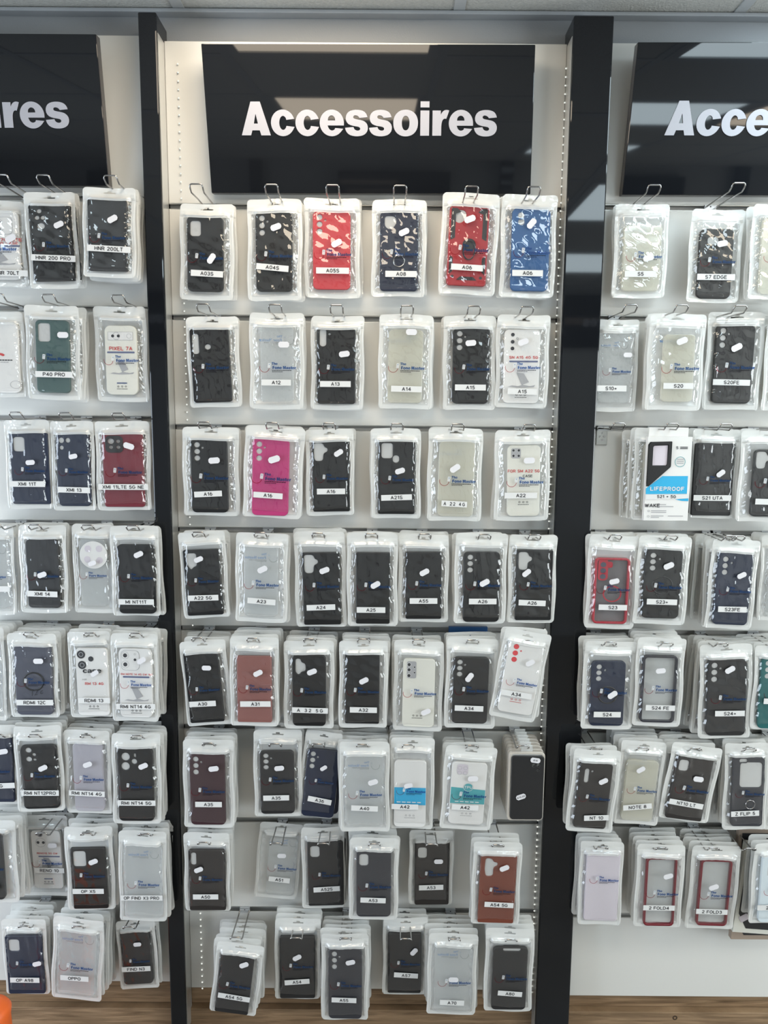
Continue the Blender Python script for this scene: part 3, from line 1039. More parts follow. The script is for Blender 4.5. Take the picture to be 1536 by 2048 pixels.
def back_logo():
    me = LOGO.copy()
    me.transform(Matrix.Diagonal((-1, 1, 1, 1)))
    return me


LOGO_BACK = back_logo()


def tag_shape():
    w_, h, c = 0.0235, 0.0125, 0.0035
    b = MB()
    pts = [(-w_ / 2 + c, -h / 2), (w_ / 2 - c, -h / 2), (w_ / 2, -h / 2 + c), (w_ / 2, h / 2 - c), (w_ / 2 - c, h / 2), (-w_ / 2 + c, h / 2), (-w_ / 2, h / 2 - c), (-w_ / 2, -h / 2 + c)]
    b.poly([(x, 0, z) for x, z in pts])
    b.poly([(x, 0.0003, z) for x, z in pts[::-1]])
    return b.mesh('price_tag', [M['tag_paper']])


TAG = tag_shape()
b_ = MB(); b_.poly([(-.5, 0, -.5), (.5, 0, -.5), (.5, 0, .5), (-.5, 0, .5)]); b_.poly([(-.5, .0003, -.5), (-.5, .0003, .5), (.5, .0003, .5), (.5, .0003, -.5)])
STRIP = b_.mesh('name_label', [M['paper']])


# printed insert cards: features in case fractions
def fx(u): return (u - 0.5) * CW
def fz(v): return (0.5 - v) * CH


def small_marks(b, v=0.86, mi=0, u=.5):
    for k in (-1, 0, 1):
        b.ring(fx(u) + k * 0.009, fz(v), 0.0014, 0.0022, 0, mi, 0, 360, 10)
    for k in range(7):
        b.rrect(fx(u) + (k - 3) * 0.0037, fz(v + .035), 0.0028, 0.0013, 0.0003, 0, mi)


def swoosh(b, v, mi=0):          # the pictured phone on a rough patch
    b.poly([(fx(.36), 0, fz(v)), (fx(.56), 0, fz(v + .01)), (fx(.72), 0, fz(v + .13)), (fx(.52), 0, fz(v + .17))], mi)
    pts = [(.14, .19), (.25, .175), (.42, .185), (.55, .165), (.75, .185), (.9, .17), (.86, .195), (.7, .20), (.5, .205), (.3, .2)]
    b.poly([(fx(u), 0.00004, fz(v + w_)) for u, w_ in pts], 3)


PRINTS = {}


def print_mesh(kind):
    if kind in PRINTS:
        return PRINTS[kind]
    b, T = MB(), []       # materials: 0 black, 1 red, 2 blue-grey, 3 grey, 4 cyan, 5 teal, 6 white, 7 lens red
    if kind == 'a15':
        for v in (.07, .165, .255): b.disc(fx(.23), fz(v), .0040, 0, 0)
        b.ring(fx(.36), fz(.12), .0014, .0026, 0, 3)
        T = [('SN A15 4G 5G', .55, .375, .0088, 1)]
        b.rrect(fx(.55), fz(.43), .061, .0036, .0018, 0, 2); swoosh(b, .58, 3); small_marks(b, .885)
    elif kind == 'a22':
        b.rrect(fx(.26), fz(.11), .022, .023, .004, 0, 3)
        for u, v in ((.18, .07), (.34, .07), (.18, .145), (.34, .145)):
            b.disc(fx(u), fz(v), .0040, -.0001, 0); b.ring(fx(u), fz(v), .0030, .0038, -.0002, 6)
        T = [('For SM A22 5G', .5, .36, .0095, 1), ('Case', .62, .43, .0085, 0)]
        small_marks(b, .80)
    elif kind == 'a33':
        b.rrect(fx(.27), fz(.16), .022, .040, .004, 0, 3)
        for v in (.085, .16, .245):
            b.disc(fx(.19), fz(v), .0048, -.0001, 0); b.ring(fx(.19), fz(v), .0038, .0048, -.0002, 6)
        for v in (.12, .20):
            b.disc(fx(.36), fz(v), .0030, -.0001, 0); b.ring(fx(.36), fz(v), .0020, .0028, -.0002, 6)
        small_marks(b, .83, 0, .47)
    elif kind == 'a34':
        for v in (.065, .155, .245): b.disc(fx(.21), fz(v), .0058, 0, 7)
        b.disc(fx(.36), fz(.115), .0018, 0, 7)
        small_marks(b, .80, 1, .47)
    elif kind == 'pixel':
        b.rrect(fx(.5), fz(.15), .060, .0195, .001, .0001, 3); b.rrect(fx(.5), fz(.15), .0585, .0180, .001, 0, 8)
        b.ring(fx(.37), fz(.15), .0080, .0088, -.0001, 3)
        for u in (.26, .44): b.disc(fx(u), fz(.15), .0036, -.0002, 0); 
        b.ring(fx(.77), fz(.15), .0050, .0057, -.0001, 3)
        T = [('Pixel 7A', .5, .33, .0125, 1)]
        b.rrect(fx(.5), fz(.385), .066, .0040, .002, 0, 2); swoosh(b, .50, 3); b.rrect(fx(.5), fz(.83), .025, .003, .0015, 0, 2); small_marks(b, .88)
    elif kind == 'rdmi13':
        for u, v in ((.18, .09), (.20, .245)):
            b.disc(fx(u), fz(v), .0098, 0, 0); b.ring(fx(u), fz(v), .0042, .0054, -.0001, 3)
        b.disc(fx(.48), fz(.155), .0062, 0, 0)
        T = [('case', .50, .335, .0200, 0), ('For', .25, .46, .0052, 3), ('RM 13 4G', .55, .52, .0095, 1)]
        b.rrect(fx(.5), fz(-.03), .022, .0016, .0004, 0, 3); small_marks(b, .86)
    elif kind == 'nt14':
        b.rrect(fx(.35), fz(.17), .043, .047, .010, .0002, 3); b.rrect(fx(.35), fz(.17), .0415, .0455, .010, .0001, 8)
        for v in (.10, .23):
            b.ring(fx(.20), fz(v), .0080, .0087, 0, 3); b.disc(fx(.20), fz(v), .0048, 0, 0)
        b.disc(fx(.50), fz(.16), .0032, 0, 0); b.ring(fx(.50), fz(.08), .0016, .0024, 0, 3)
        T = [('RM Note 14 4G GW 162', .54, .37, .0062, 1)]
        b.rrect(fx(.52), fz(.41), .062, .0040, .002, 0, 2); swoosh(b, .56, 3); small_marks(b, .90)
    elif kind == 'reno':
        b.ring(fx(.32), fz(.06), .0052, .0075, 0, 3); b.disc(fx(.32), fz(.06), .0060, 0, 0)
        for u in (.24, .42): b.disc(fx(u), fz(.20), .0038, 0, 0)
        b.ring(fx(.33), fz(.20), .012, .0128, 0, 3)
        T = [('Reno10 5G GW', .52, .385, .0070, 1)]
        b.rrect(fx(.58), fz(.44), .055, .0036, .0016, 0, 2); swoosh(b, .46, 3); b.rrect(fx(.5), fz(.83), .022, .003, .001, 0, 2); small_marks(b, .88)
    elif kind == 'hnr70':
        b.rrect(fx(.62), fz(.20), .036, .042, .008, .0002, 3); b.rrect(fx(.62), fz(.20), .0345, .0405, .008, .0001, 8)
        for v in (.15, .26): b.ring(fx(.55), fz(v), .0065, .0072, 0, 3); b.disc(fx(.55), fz(v), .0042, 0, 0)
        T = [('HR 70 Lite', .70, .41, .010, 1), ('For Case', .70, .46, .008, 1)]
        b.rrect(fx(.6), fz(.50), .062, .004, .002, 0, 2); swoosh(b, .58, 3); small_marks(b, .89)
    elif kind == 'huawei':
        for k in range(5):
            a = math.radians(30 + 30 * k)
            b.disc(fx(.60) + .0052 * math.cos(a), fz(.47) + .0042 * math.sin(a), .0026, -.0001 * k, 1)
        for k in range(9): b.rrect(fx(.38) + k * .0043, fz(.53), .0035, .0024, .0003, 0, 0)
        for k in range(6): b.rrect(fx(.45) + k * .0045, fz(.56), .0037, .0016, .0003, 0, 3)
        b.ring(fx(.90), fz(.88), .0085, .0092, 0, 3)
        b.disc(fx(.56), fz(.25), .004, 0, 6)
    elif kind == 'band':
        b.poly([(fx(0.01), 0, fz(.66)), (fx(0.99), 0, fz(.66)), (fx(0.99), 0, fz(.40)), (fx(0.01), 0, fz(.40))], 4)
        for k in range(5): b.rrect(fx(.15) + k * .012, fz(.62), .009, .0024, .0004, -.0001, 6)
        small_marks(b, .82, 3)
    elif kind == 'tpu':
        b.poly([(fx(0.01), 0, fz(.66)), (fx(0.99), 0, fz(.66)), (fx(0.99), 0, fz(.43)), (fx(0.01), 0, fz(.40))], 5)
        b.disc(fx(.5), fz(.395), .0105, -.0001, 5); b.ring(fx(.5), fz(.395), .0098, .0105, -.0002, 6)
        T = [('TPU', .5, .395, .0095, 6)]
        for k in range(5): b.rrect(fx(.2) + k * .011, fz(.63), .008, .0022, .0004, -.0001, 6)
        b.rrect(fx(.30), fz(.11), .024, .026, .006, 0, 9)
        for u, v in ((.22, .09), (.38, .09), (.22, .17), (.38, .17)): b.ring(fx(u), fz(v), .0040, .0046, -.0001, 3)
        small_marks(b, .82, 3)
    parts = [(b.mesh('p', []), 0, 0, 0, None)]
    for s, u, v, size, mi in T:
        if s == 'case':
            wt = heavy_text(s, .0085)
            wt.transform(Matrix.Translation((0, 0, -.0042)) @ Matrix.Diagonal((1.25, 1, 1, 1)))
            parts.append((wt, fx(u), fz(v), -.0003, mi))
        else:
            parts.append((stroke_text(s, size * .72, .17, .2), fx(u), fz(v), -.0003, mi))
    mats = [M['ink'], M['ink_red'], M['ink_navy'], M['ink_grey'], M['cyan'], M['teal'], M['paper'], M['lens_red'], M['card'], M['case_lilac']]
    PRINTS[kind] = merged(parts, mats, 'card_print')
    return PRINTS[kind]


M['ink_navy'] = mat('navy_ink', (0.10, 0.12, 0.22), 0.5)
ORD = ['first', 'second', 'third', 'fourth', 'fifth', 'sixth', 'seventh', 'eighth', 'ninth']
ROWN = ['top', 'second', 'third', 'fourth', 'fifth', 'sixth', 'seventh', 'bottom']
PITCH_Y = 0.0168
COUNT = {}


def add_case(t, kind, col, holes, cr, W, H, dx, dz, rot, behind=False):
    """the case inside a pouch; W H in metres"""
    sc = (W / CW, 1, H / CH)
    pos, r = (dx, 0.0, dz), (0, rot, 0)
    if kind in ('solid', 'folio', 'ring', 'armor', 'mag', 'island'):
        c = link('phone_case', case_mesh(holes, 0.004 if kind == 'folio' else cr), t, pos, r, sc, M['case_' + col])
    elif kind in ('clear', 'clearyellow', 'lilac', 'smoke'):
        c = link('phone_case', case_mesh(holes, cr), t, pos, r, sc,
                 M[{'clear': 'tpu', 'clearyellow': 'tpu_yellow', 'lilac': 'tpu_lilac', 'smoke': 'tpu_smoke'}[kind]])
    elif kind.startswith('card'):
        c = link('phone_case', case_mesh('none', cr), t, pos, r, sc, M['card_cream' if kind in ('card_a22', 'card_a33', 'card_pixel') else 'card'])
    elif kind == 'frame':
        c = link('phone_case', rim_mesh(), t, pos, r, sc, M['rim_' + col])
        p = MB()
        p.v, p.f = [], []
        link('clear_back', flat(lambda q: q.rrect(0, 0, CW - .008, CH - .008, .007, 0.001), 'plate', [M['tpu']]), c, None, None, None,
             M['tpu_smoke'] if holes == 'smoke' else M['tpu'])
    if behind:
        return c
    if kind in ('solid', 'folio', 'ring', 'armor', 'mag', 'island') and holes not in ('none', 'n4'):
        link('inner_card', flat(lambda q: q.poly([(fx(u_), 0, fz(v_)) for u_, v_ in ((.06, .44), (.94, .44), (.94, .02), (.06, .02))]), 'inner_card', [M['insert']]), c, (0, -0.0022, 0))  # light plate added inside the case to brighten its camera holes
    if kind == 'ring':
        b = MB(); b.tube([(0.011 * math.cos(2 * PI * k / 24), -0.0052, 0.012 * math.sin(2 * PI * k / 24)) for k in range(24)], 0.0013, 8, True)
        b.box(-0.008, 0.008, -0.0058, -0.0042, 0.0095, 0.014)
        o = b.build('ring_stand', M['steel'], c, True); o.location = (0, 0, fz(.62))
    if col == 'rose':
        b = MB(); b.tube([(fx(1.0), 0, fz(.425)), (fx(.72), 0, fz(.43)), (fx(.66), 0, fz(.45)), (fx(.64), 0, fz(.48)), (fx(.66), 0, fz(.51)), (fx(.72), 0, fz(.53)), (fx(1.0), 0, fz(.535))], .0009, 6)
        o = b.build('clasp_strap', M['case_rose'], c, True); o.location = (0, -.0046, 0)
    if kind == 'armor':
        b = MB()
        b.v, b.f, b.mi = [], [], []
        for s in (-1, 1):
            b.poly([(s * .0345, 0, fz(.03)), (s * .024, 0, fz(.03)), (s * .016, 0, fz(.075)), (s * .026, 0, fz(.10)), (s * .026, 0, fz(.40)), (s * .0345, 0, fz(.43))][::s])
            b.poly([(s * .0345, 0, fz(.62)), (s * .028, 0, fz(.65)), (s * .028, 0, fz(.82)), (s * .0345, 0, fz(.86))][::s])
        b.poly([(-.020, 0, fz(.93)), (-.013, 0, fz(.885)), (.013, 0, fz(.885)), (.020, 0, fz(.93))])
        for u, v in ((.88, .045), (.14, .885), (.86, .895)):
            b.disc(fx(u), fz(v), .003, -.0001)
        o = b.build('armour_inlay', M['armor_black'], c); o.location = (0, -0.0046, 0)
        b = MB(); b.disc(0, 0, .0125, -.0058); b.ring(0, 0, .0125, .0127, -.0045)
        b.tube([(0.0115 * math.cos(2 * PI * k / 24), -0.0070, -0.012 + 0.019 * math.sin(2 * PI * k / 24)) for k in range(24)], 0.0014, 8, True)
        o = b.build('ring_stand', M['black_satin'], c, True); o.location = (0.002, 0, fz(.48))
    if kind == 'mag':
        b = MB(); b.tube([(0.0205 * math.cos(2 * PI * k / 32), -0.0046, 0.0205 * math.sin(2 * PI * k / 32)) for k in range(32)], 0.0017, 6, True)
        o = b.build('magnet_ring', M['case_black' if col != 'blue' else 'case_navy'], c, True); o.location = (0, 0, fz(.52))
    if kind == 'frame' and holes == 'smoke':
        b = MB(); b.ring(0, 0, .0175, .0205, -.0046, 0)
        o = b.build('magnet_ring', M['rim_red'], c); o.location = (.002, 0, fz(.54))
        b = MB(); b.rrect(fx(.23), fz(.18), .022, .052, .008, -.0040)
        for v in (.10, .19, .28): b.ring(fx(.23), fz(v), .0, .0062, -.0046, 1, 0, 360, 20)
        b.rrect(fx(.42), fz(.10), .012, .015, .005, -.0041)
        o = b.build('camera_island', [M['rim_red'], M['case_slate']], c)
    if kind == 'island':
        b = MB(); b.rrect(fx(.30), fz(.15), .032, .036, .009, -.0052)
        b2 = MB()
        me = curve_mesh([rr_pts(.033, .037, .009)] + [[(p[0] - fx(.30), p[1] - fz(.15)) for p in h] for h in HOLES['quad']], .0016, .0003, 1)
        me.materials.append(M['armor_black'])
        o = link('camera_island', me, c, (fx(.30), -.0048, fz(.15)))
    if kind.startswith('card_'):
        o = link('card_print', print_mesh(kind[5:]), c, (0, -0.0048, 0))
    if kind in ('clear', 'clearyellow', 'lilac'):
        pass
    return c


def hook_at(bay, row, u, length=0.118, n='', up=0.010, wide=0.013, vtip=None):
    z = GZ[bay][row]
    X = P(u, GROOVE[bay][row], -length).x
    t = empty('wall_hook', (X, 0, z))
    k = COUNT.setdefault(('hook', bay, row), 0)
    COUNT['hook', bay, row] += 1
    tag(t, 'steel loop hook, %s along the %s hook row of the %s bay' % (ORD[k], ROWN[row], bay), 'hook', 'steel loop hooks in the slatwall')
    b = MB()
    r = 0.0016
    L = length
    pts = [(-wide * .9, -0.004, 0.0), (-wide * .9, -L * .5, .0005), (-wide, -L + .014, 0.0), (-wide, -L + .006, up * .45), (-wide, -L + .001, up * .85), (-wide * .93, -L, up + .0016), (-wide * .72, -L, up + .003),
           (wide * .72, -L, up + .003), (wide * .93, -L, up + .0016), (wide, -L + .001, up * .85), (wide, -L + .006, up * .45), (wide, -L + .014, 0.0), (wide * .9, -L * .5, .0005), (wide * .9, -0.004, 0.0)]
    b.tube(pts, r, 8)
    b.build('wire', M['steel'], t, True)
    b = MB()
    b.box(-0.0125, 0.0125, -0.0050, -0.0006, -0.0050, 0.0040)
    b.box(-0.0125, 0.0125, -0.0035, 0.004, 0.0050, 0.0062)
    b.disc(0, 0.0018, 0.0016, -0.0052, 1, 10)
    b.build('back_plate', [M['clip'], M['ink']], t)
    return t, X, z


def pouch(bay, row, bag, case, kind, col, desc, txt=None, lab=None, tg=None, rot=0.0, n=0, hook=None, d=None,
          holes='tri', cr=0.010, caserot=None, back=None, logo=True, bare=False, cat='phone case', hl=0.118, pz=None, brot=None):
    """one hook with its front pouch and the ones behind it. bag, case: boxes in the photograph (unrotated size, about their centres)"""
    idx = COUNT.setdefault((bay, row), 0)
    COUNT[bay, row] += 1
    if d is None:
        d = (0.036, 0.036, 0.042, 0.074, 0.098, 0.100, 0.094, 0.098)[row] + 0.006 * (idx % 2)
    rr = math.radians(rot)
    u, v = (bag[0] + bag[2]) / 2, (bag[1] + bag[3]) / 2
    o0 = P(u, v, -d)
    W = (P(bag[2], v, -d) - P(bag[0], v, -d)).length
    H = (P(u, bag[1], -d) - P(u, bag[3], -d)).length
    Rinv = Matrix.Rotation(-rr, 3, 'Y')

    def loc(px, py, yy):
        p = Rinv @ (P(px, py, -d + yy) - o0)
        return (p.x, yy, p.z)
    rnd = random.Random(hash((bay == 'left', bay == 'right', row, idx)) & 0xffff)
    t = empty('phone_case_pouch' if not bare else 'phone_case_box', o0, (0, rr, 0))
    place = '%s on the %s hook row, %s bay' % (ORD[idx], ROWN[row], bay)
    tag(t, '%s, %s' % (desc, place), cat, 'front phone case pouches on the display hooks')
    tilt = (rnd.uniform(-.025, .012), rnd.uniform(-.04, .04))
    t.rotation_euler = (tilt[0], rr, tilt[1])
    ps = (W / PW, 1.0, H / PH)
    pm = POUCH[rnd.randrange(len(POUCH))]
    link('pouch_film', pm, t, (0, 0, 0), None, ps)
    cc = None
    if case and (case[1] - bag[1]) / (bag[3] - bag[1]) < 0.195 and not kind.startswith('card') and kind != 'frame' and cr < .012:
        case = (case[0], case[1] - 4, case[2], case[3])      # its top edge runs up under the header
    if case:
        case = (case[0], max(case[1], bag[1] + .132 * (bag[3] - bag[1])), case[2], case[3])
        cu, cv = (case[0] + case[2]) / 2, (case[1] + case[3]) / 2
        cp = loc(cu, cv, 0)
        cW = (P(case[2], cv, -d) - P(case[0], cv, -d)).length
        cH = (P(cu, case[1], -d) - P(cu, case[3], -d)).length
        cc = (cW, cH, cp[0], cp[2])
        add_case(t, kind, col, holes, cr, cW, cH, cp[0], cp[2], math.radians(caserot or 0))
    if logo:
        lo = link('printed_logo', LOGO, t, ((case and (cp[0] + .001)) or 0, -0.0103, -0.060 * H + (pz or 0)), None, (W / PW, 1, W / PW))
        if kind in ('clear', 'clearyellow', 'lilac'):
            link('back_print', LOGO_BACK, t, ((case and cp[0]) or 0, 0.0046, 0.047 * H / .205), None, (W / PW * .95, 1, W / PW * .95),
                 [M['ink_back_blue'], M['ink_back_dark'], M['ink_back_dark'], M['ink_white']])
    if lab:
        lx, ly, lw = lab[0], lab[1], lab[2]
        lr = math.radians(lab[3] if len(lab) > 3 else 0)
        Wl = lw * (P(101, 1000, -d) - P(100, 1000, -d)).x
        s = link('name_label', STRIP, t, loc(lx, ly, -0.0109), (0, lr, 0), (Wl, 1, 0.0128))
        if txt:
            tm = stroke_text(txt.replace('  ', ' '), 0.0080, 0.17, 0.20 if '  ' not in txt else 0.5)
            w0 = max(v_.co.x for v_ in tm.vertices) - min(v_.co.x for v_ in tm.vertices)
            k = min(1.0, 0.84 * Wl / w0)
            link('lettering', tm, s, (0, -0.0004, 0), None, (k / Wl, 1, 1.0 / 0.0128), None)
            if not tm.materials:
                tm.materials.append(M['ink'])
    if tg:
        link('price_tag', TAG, t, loc(tg[0], tg[1], -0.0112), (0, math.radians(tg[2]), 0), (W / PW,) * 3)
    # the ones behind
    hx = None
    if hook is not None:
        _, hx, hz = hook_at(bay, row, hook, hl)
    n = min(n, int((d - 0.018) / PITCH_Y))
    bk = back or (kind, col, holes)
    if isinstance(bk, str):
        bk = [tuple(bk.split('/'))]
    elif isinstance(bk, tuple):
        bk = [bk]
    for k in range(1, n + 1):
        jx, jz = rnd.uniform(-.005, .005), rnd.uniform(-.003, .003)
        X = o0.x + jx + ((hx - o0.x) * .15 if hx else 0)
        t2 = empty('phone_case_pouch', (X, -d + k * PITCH_Y, o0.z + jz), (tilt[0], math.radians(brot if brot is not None else rot * .4) + rnd.uniform(-.03, .03), tilt[1]))
        tag(t2, 'pouch %s behind the front one, %s hook of the %s row, %s bay' % (ORD[k - 1], ORD[idx], ROWN[row], bay), 'phone case',
            'pouches hanging behind the front ones')
        link('pouch_film', POUCH[rnd.randrange(len(POUCH))], t2, (0, 0, 0), None, (ps[0], 0.78, ps[2]))
        kk = bk[(k - 1) % len(bk)]
        if cc:
            add_case(t2, kk[0], kk[1], kk[2] if len(kk) > 2 else 'tri', cr, cc[0], cc[1], cc[2] + rnd.uniform(-.002, .002), cc[3], 0, True)
    return t
# ------------------------------------------------------------------ middle bay
m = 'middle'
K = 'black'
# row 1
pouch(m, 0, (360, 409, 468, 601), (375, 434, 447, 584), 'solid', K, 'black case with rectangular camera hole', 'A03S', (414, 547, 62, 2), (423, 517, -55), rot=1, n=1, hook=393, holes='rect')
pouch(m, 0, (495, 399, 604, 602), (512, 427, 585, 584), 'solid', K, 'glossy black case with three lens holes', 'A04S', (545, 535, 62, 5), (552, 454, -20), n=1, hook=543)
pouch(m, 0, (609, 398, 720, 597), (626, 420, 701, 580), 'solid', 'red', 'bright red case', 'A05S', (665, 541, 63, 0), (673, 486, -27), n=1, hook=665, back='clear/x/none')
pouch(m, 0, (744, 400, 852, 594), (760, 427, 836, 583), 'ring', 'navy', 'dark case with ring stand', 'A08', (802, 548, 60, 0), (808, 464, -25), n=1, hook=800, holes='square', cr=.008)
pouch(m, 0, (881, 387, 995, 590), (896, 413, 975, 573), 'armor', 'darkred', 'red armoured case with black ring', 'A06', (934, 535, 61, 1), (940, 438, -22), rot=2, n=1, hook=943, holes='square', cr=.007, d=.045)
pouch(m, 0, (1001, 391, 1112, 596), (1022, 422, 1098, 583), 'solid', 'blue', 'blue case', 'A06', (1055, 546, 59, 0), (1063, 447, -50), n=1, hook=1067, holes='two')
# row 2
pouch(m, 1, (376, 634, 480, 815), (384, 661, 461, 805), 'solid', K, 'glossy black case with tall camera slot', None, None, None, rot=-2.5, n=1, hook=406, holes='tall_finger', cr=.006)
pouch(m, 1, (500, 627, 608, 819), (522, 657, 587, 806), 'clear', 'x', 'clear case', 'A12', (552, 765, 57, 0), (567, 689, 0), n=1, hook=550, holes='none')
pouch(m, 1, (622, 633, 728, 820), (634, 661, 711, 808), 'solid', K, 'glossy black case with slim camera slot', 'A13', (671, 768, 60, 0), (689, 708, -8), n=1, hook=673, holes='tall', cr=.006)
pouch(m, 1, (757, 630, 865, 818), (776, 664, 845, 806), 'clearyellow', 'x', 'clear yellowish case', 'A14', (813, 778, 60, 0), (823, 664, 0), rot=1, n=1, hook=814, holes='none')
pouch(m, 1, (886, 632, 991, 820), (905, 659, 978, 808), 'solid', K, 'black case, three lens holes', 'A15', (941, 775, 60, 0), (942, 686, -5), n=1, hook=948)
pouch(m, 1, (992, 631, 1097, 816), (1007, 660, 1078, 807), 'card_a15', 'x', 'white card insert with red heading', 'A15', (1045, 783, 57, 1), (1047, 684, -20), n=1, hook=1054)
# row 3
pouch(m, 2, (366, 855, 478, 1032), (383, 883, 456, 1025), 'solid', K, 'black case with three lens holes', 'A16', (416, 988, 55, -3), (428, 921, -5), n=2, hook=408)
pouch(m, 2, (488, 854, 606, 1036), (505, 882, 578, 1031), 'solid', 'pink', 'hot pink case', 'A16', (536, 991, 58, 1), (548, 919, -20), rot=2.5, n=2, hook=544, caserot=-1)
pouch(m, 2, (612, 859, 708, 1031), (625, 886, 699, 1023), 'folio', K, 'black flip case with curved camera hole', 'A16', (662, 983, 56, 0), (677, 906, -32), rot=-1, n=1, hook=658, holes='blob')
pouch(m, 2, (742, 857, 841, 1037), (756, 888, 830, 1028), 'folio', K, 'black flip case with square camera hole', 'A21S', (793, 995, 61, -2), (800, 942, -17), n=1, hook=794, holes='rect_finger')
pouch(m, 2, (855, 857, 964, 1042), (876, 888, 948, 1033), 'clearyellow', 'x', 'clear yellowish case with handwritten-style name', 'A 22  4G', (908, 1008, 51, 2), (910, 937, -35), rot=1, n=1, hook=916, holes='none')
pouch(m, 2, (990, 861, 1099, 1042), (1014, 891, 1079, 1032), 'card_a22', 'x', 'cream card insert with printed quad camera', 'A22', (1042, 991, 64, 0), (1059, 921, -3), rot=-1, n=2, hook=1059)
# row 4
pouch(m, 3, (362, 1064, 455, 1236), (371, 1099, 443, 1230), 'folio', K, 'black flip case', 'A22 5G', (406, 1196, 62, 1), (397, 1119, -20), rot=-3, n=2, hook=396, holes='blob3')
pouch(m, 3, (471, 1067, 575, 1245), (489, 1097, 556, 1233), 'clear', 'x', 'clear grey case', 'A23', (523, 1203, 57, 3), (525, 1139, -27), rot=1, n=1, hook=520, holes='none')
pouch(m, 3, (590, 1064, 692, 1254), (606, 1105, 681, 1249), 'folio', K, 'black flip case with keyhole camera cutout', 'A24', (642, 1215, 58, -1), (649, 1141, -20), rot=-1.5, n=2, hook=636, holes='blob')
pouch(m, 3, (694, 1066, 795, 1252), (712, 1105, 780, 1247), 'folio', K, 'plain black flip case', 'A25', (742, 1220, 58, 0), (751, 1170, -30), n=2, hook=743, holes='none')
pouch(m, 3, (797, 1070, 897, 1244), (811, 1104, 883, 1237), 'folio', K, 'plain black flip case with slight tilt', 'A55', (847, 1202, 56, 0), (849, 1145, -28), rot=-.5, n=2, hook=850, holes='none')
pouch(m, 3, (909, 1068, 1013, 1247), (926, 1104, 999, 1243), 'solid', K, 'black case with faint lens holes', 'A26', (965, 1203, 56, 0), (969, 1166, -28), n=1, hook=970)
pouch(m, 3, (1016, 1071, 1112, 1246), (1031, 1104, 1104, 1240), 'folio', K, 'black flip case clipped by the post', 'A26', (1064, 1206, 55, 2), (1053, 1146, -40), n=1, hook=1070, holes='blob')
# row 5
pouch(m, 4, (367, 1281, 459, 1451), (374, 1308, 443, 1444), 'folio', 'black', 'blue-black flip case', 'A30', (405, 1408, 55, 1), (413, 1336, 5), rot=-4.5, n=4, hook=394, holes='none', brot=0)
pouch(m, 4, (460, 1275, 557, 1452), (475, 1312, 544, 1443), 'folio', 'rose', 'dusty rose wallet case', 'A31', (511, 1408, 63, -1), (516, 1347, -27), n=4, hook=505, holes='none', cr=.006, back='folio/black/none')
pouch(m, 4, (568, 1282, 668, 1457), (585, 1314, 652, 1451), 'solid', K, 'black case with notched camera hole', 'A 32  5G', (620, 1421, 74, 1), (624, 1344, -22), n=4, hook=619, holes='blob5')
pouch(m, 4, (678, 1283, 775, 1455), (690, 1313, 759, 1446), 'folio', K, 'plain black flip case', 'A32', (727, 1420, 56, 0), (728, 1362, -28), n=4, hook=727, holes='none')
pouch(m, 4, (787, 1282, 886, 1462), (805, 1317, 869, 1453), 'card_a33', 'x', 'white insert with printed camera module', None, None, (852, 1424, -25), n=3, hook=838, rot=.5)
pouch(m, 4, (891, 1277, 993, 1457), (905, 1314, 976, 1446), 'solid', 'softblack', 'charcoal case with three lens holes', 'A34', (938, 1417, 59, 1), (939, 1355, -55), n=3, hook=946, rot=.8)
pouch(m, 4, (993, 1262, 1086, 1440), (1006, 1285, 1076, 1427), 'card_a34', 'x', 'tilted white insert with three red dots', 'A34', (1033, 1389, 64, 0), (1061, 1326, -35), rot=8.5, n=1, hook=1058, d=.118, brot=3)
# row 6
pouch(m, 5, (367, 1480, 468, 1655), (381, 1511, 451, 1648), 'solid', 'burgundy', 'dark burgundy case', 'A35', (417, 1609, 56, 0), (427, 1538, -8), n=6, hook=415)
pouch(m, 5, (508, 1460, 604, 1633), (521, 1501, 589, 1626), 'solid', 'softblack', 'matt black case', 'A35', (552, 1596, 54, 0), (558, 1537, -5), rot=-.5, n=4, hook=549, d=.085)
pouch(m, 5, (602, 1464, 676, 1634), (609, 1499, 674, 1632), 'solid', 'navy', 'navy case leaning clockwise', 'A36', (639, 1601, 50, 6), (647, 1537, -38), rot=6, n=3, hook=636, d=.080)
pouch(m, 5, (679, 1484, 779, 1663), (690, 1516, 767, 1651), 'clear', 'x', 'clear case', 'A40', (729, 1617, 56, 2), (746, 1565, -18), n=5, hook=725, holes='none')
pouch(m, 5, (781, 1476, 868, 1658), (788, 1520, 852, 1653), 'card_band', 'x', 'white insert with cyan band', 'A42', (810, 1614, 56, 0), (817, 1572, -15), n=5, hook=817)
pouch(m, 5, (885, 1494, 988, 1659), (900, 1524, 970, 1647), 'card_tpu', 'x', 'white insert with teal band', 'A42', (930, 1615, 56, 0), (946, 1558, -5), rot=3, n=3, hook=946)
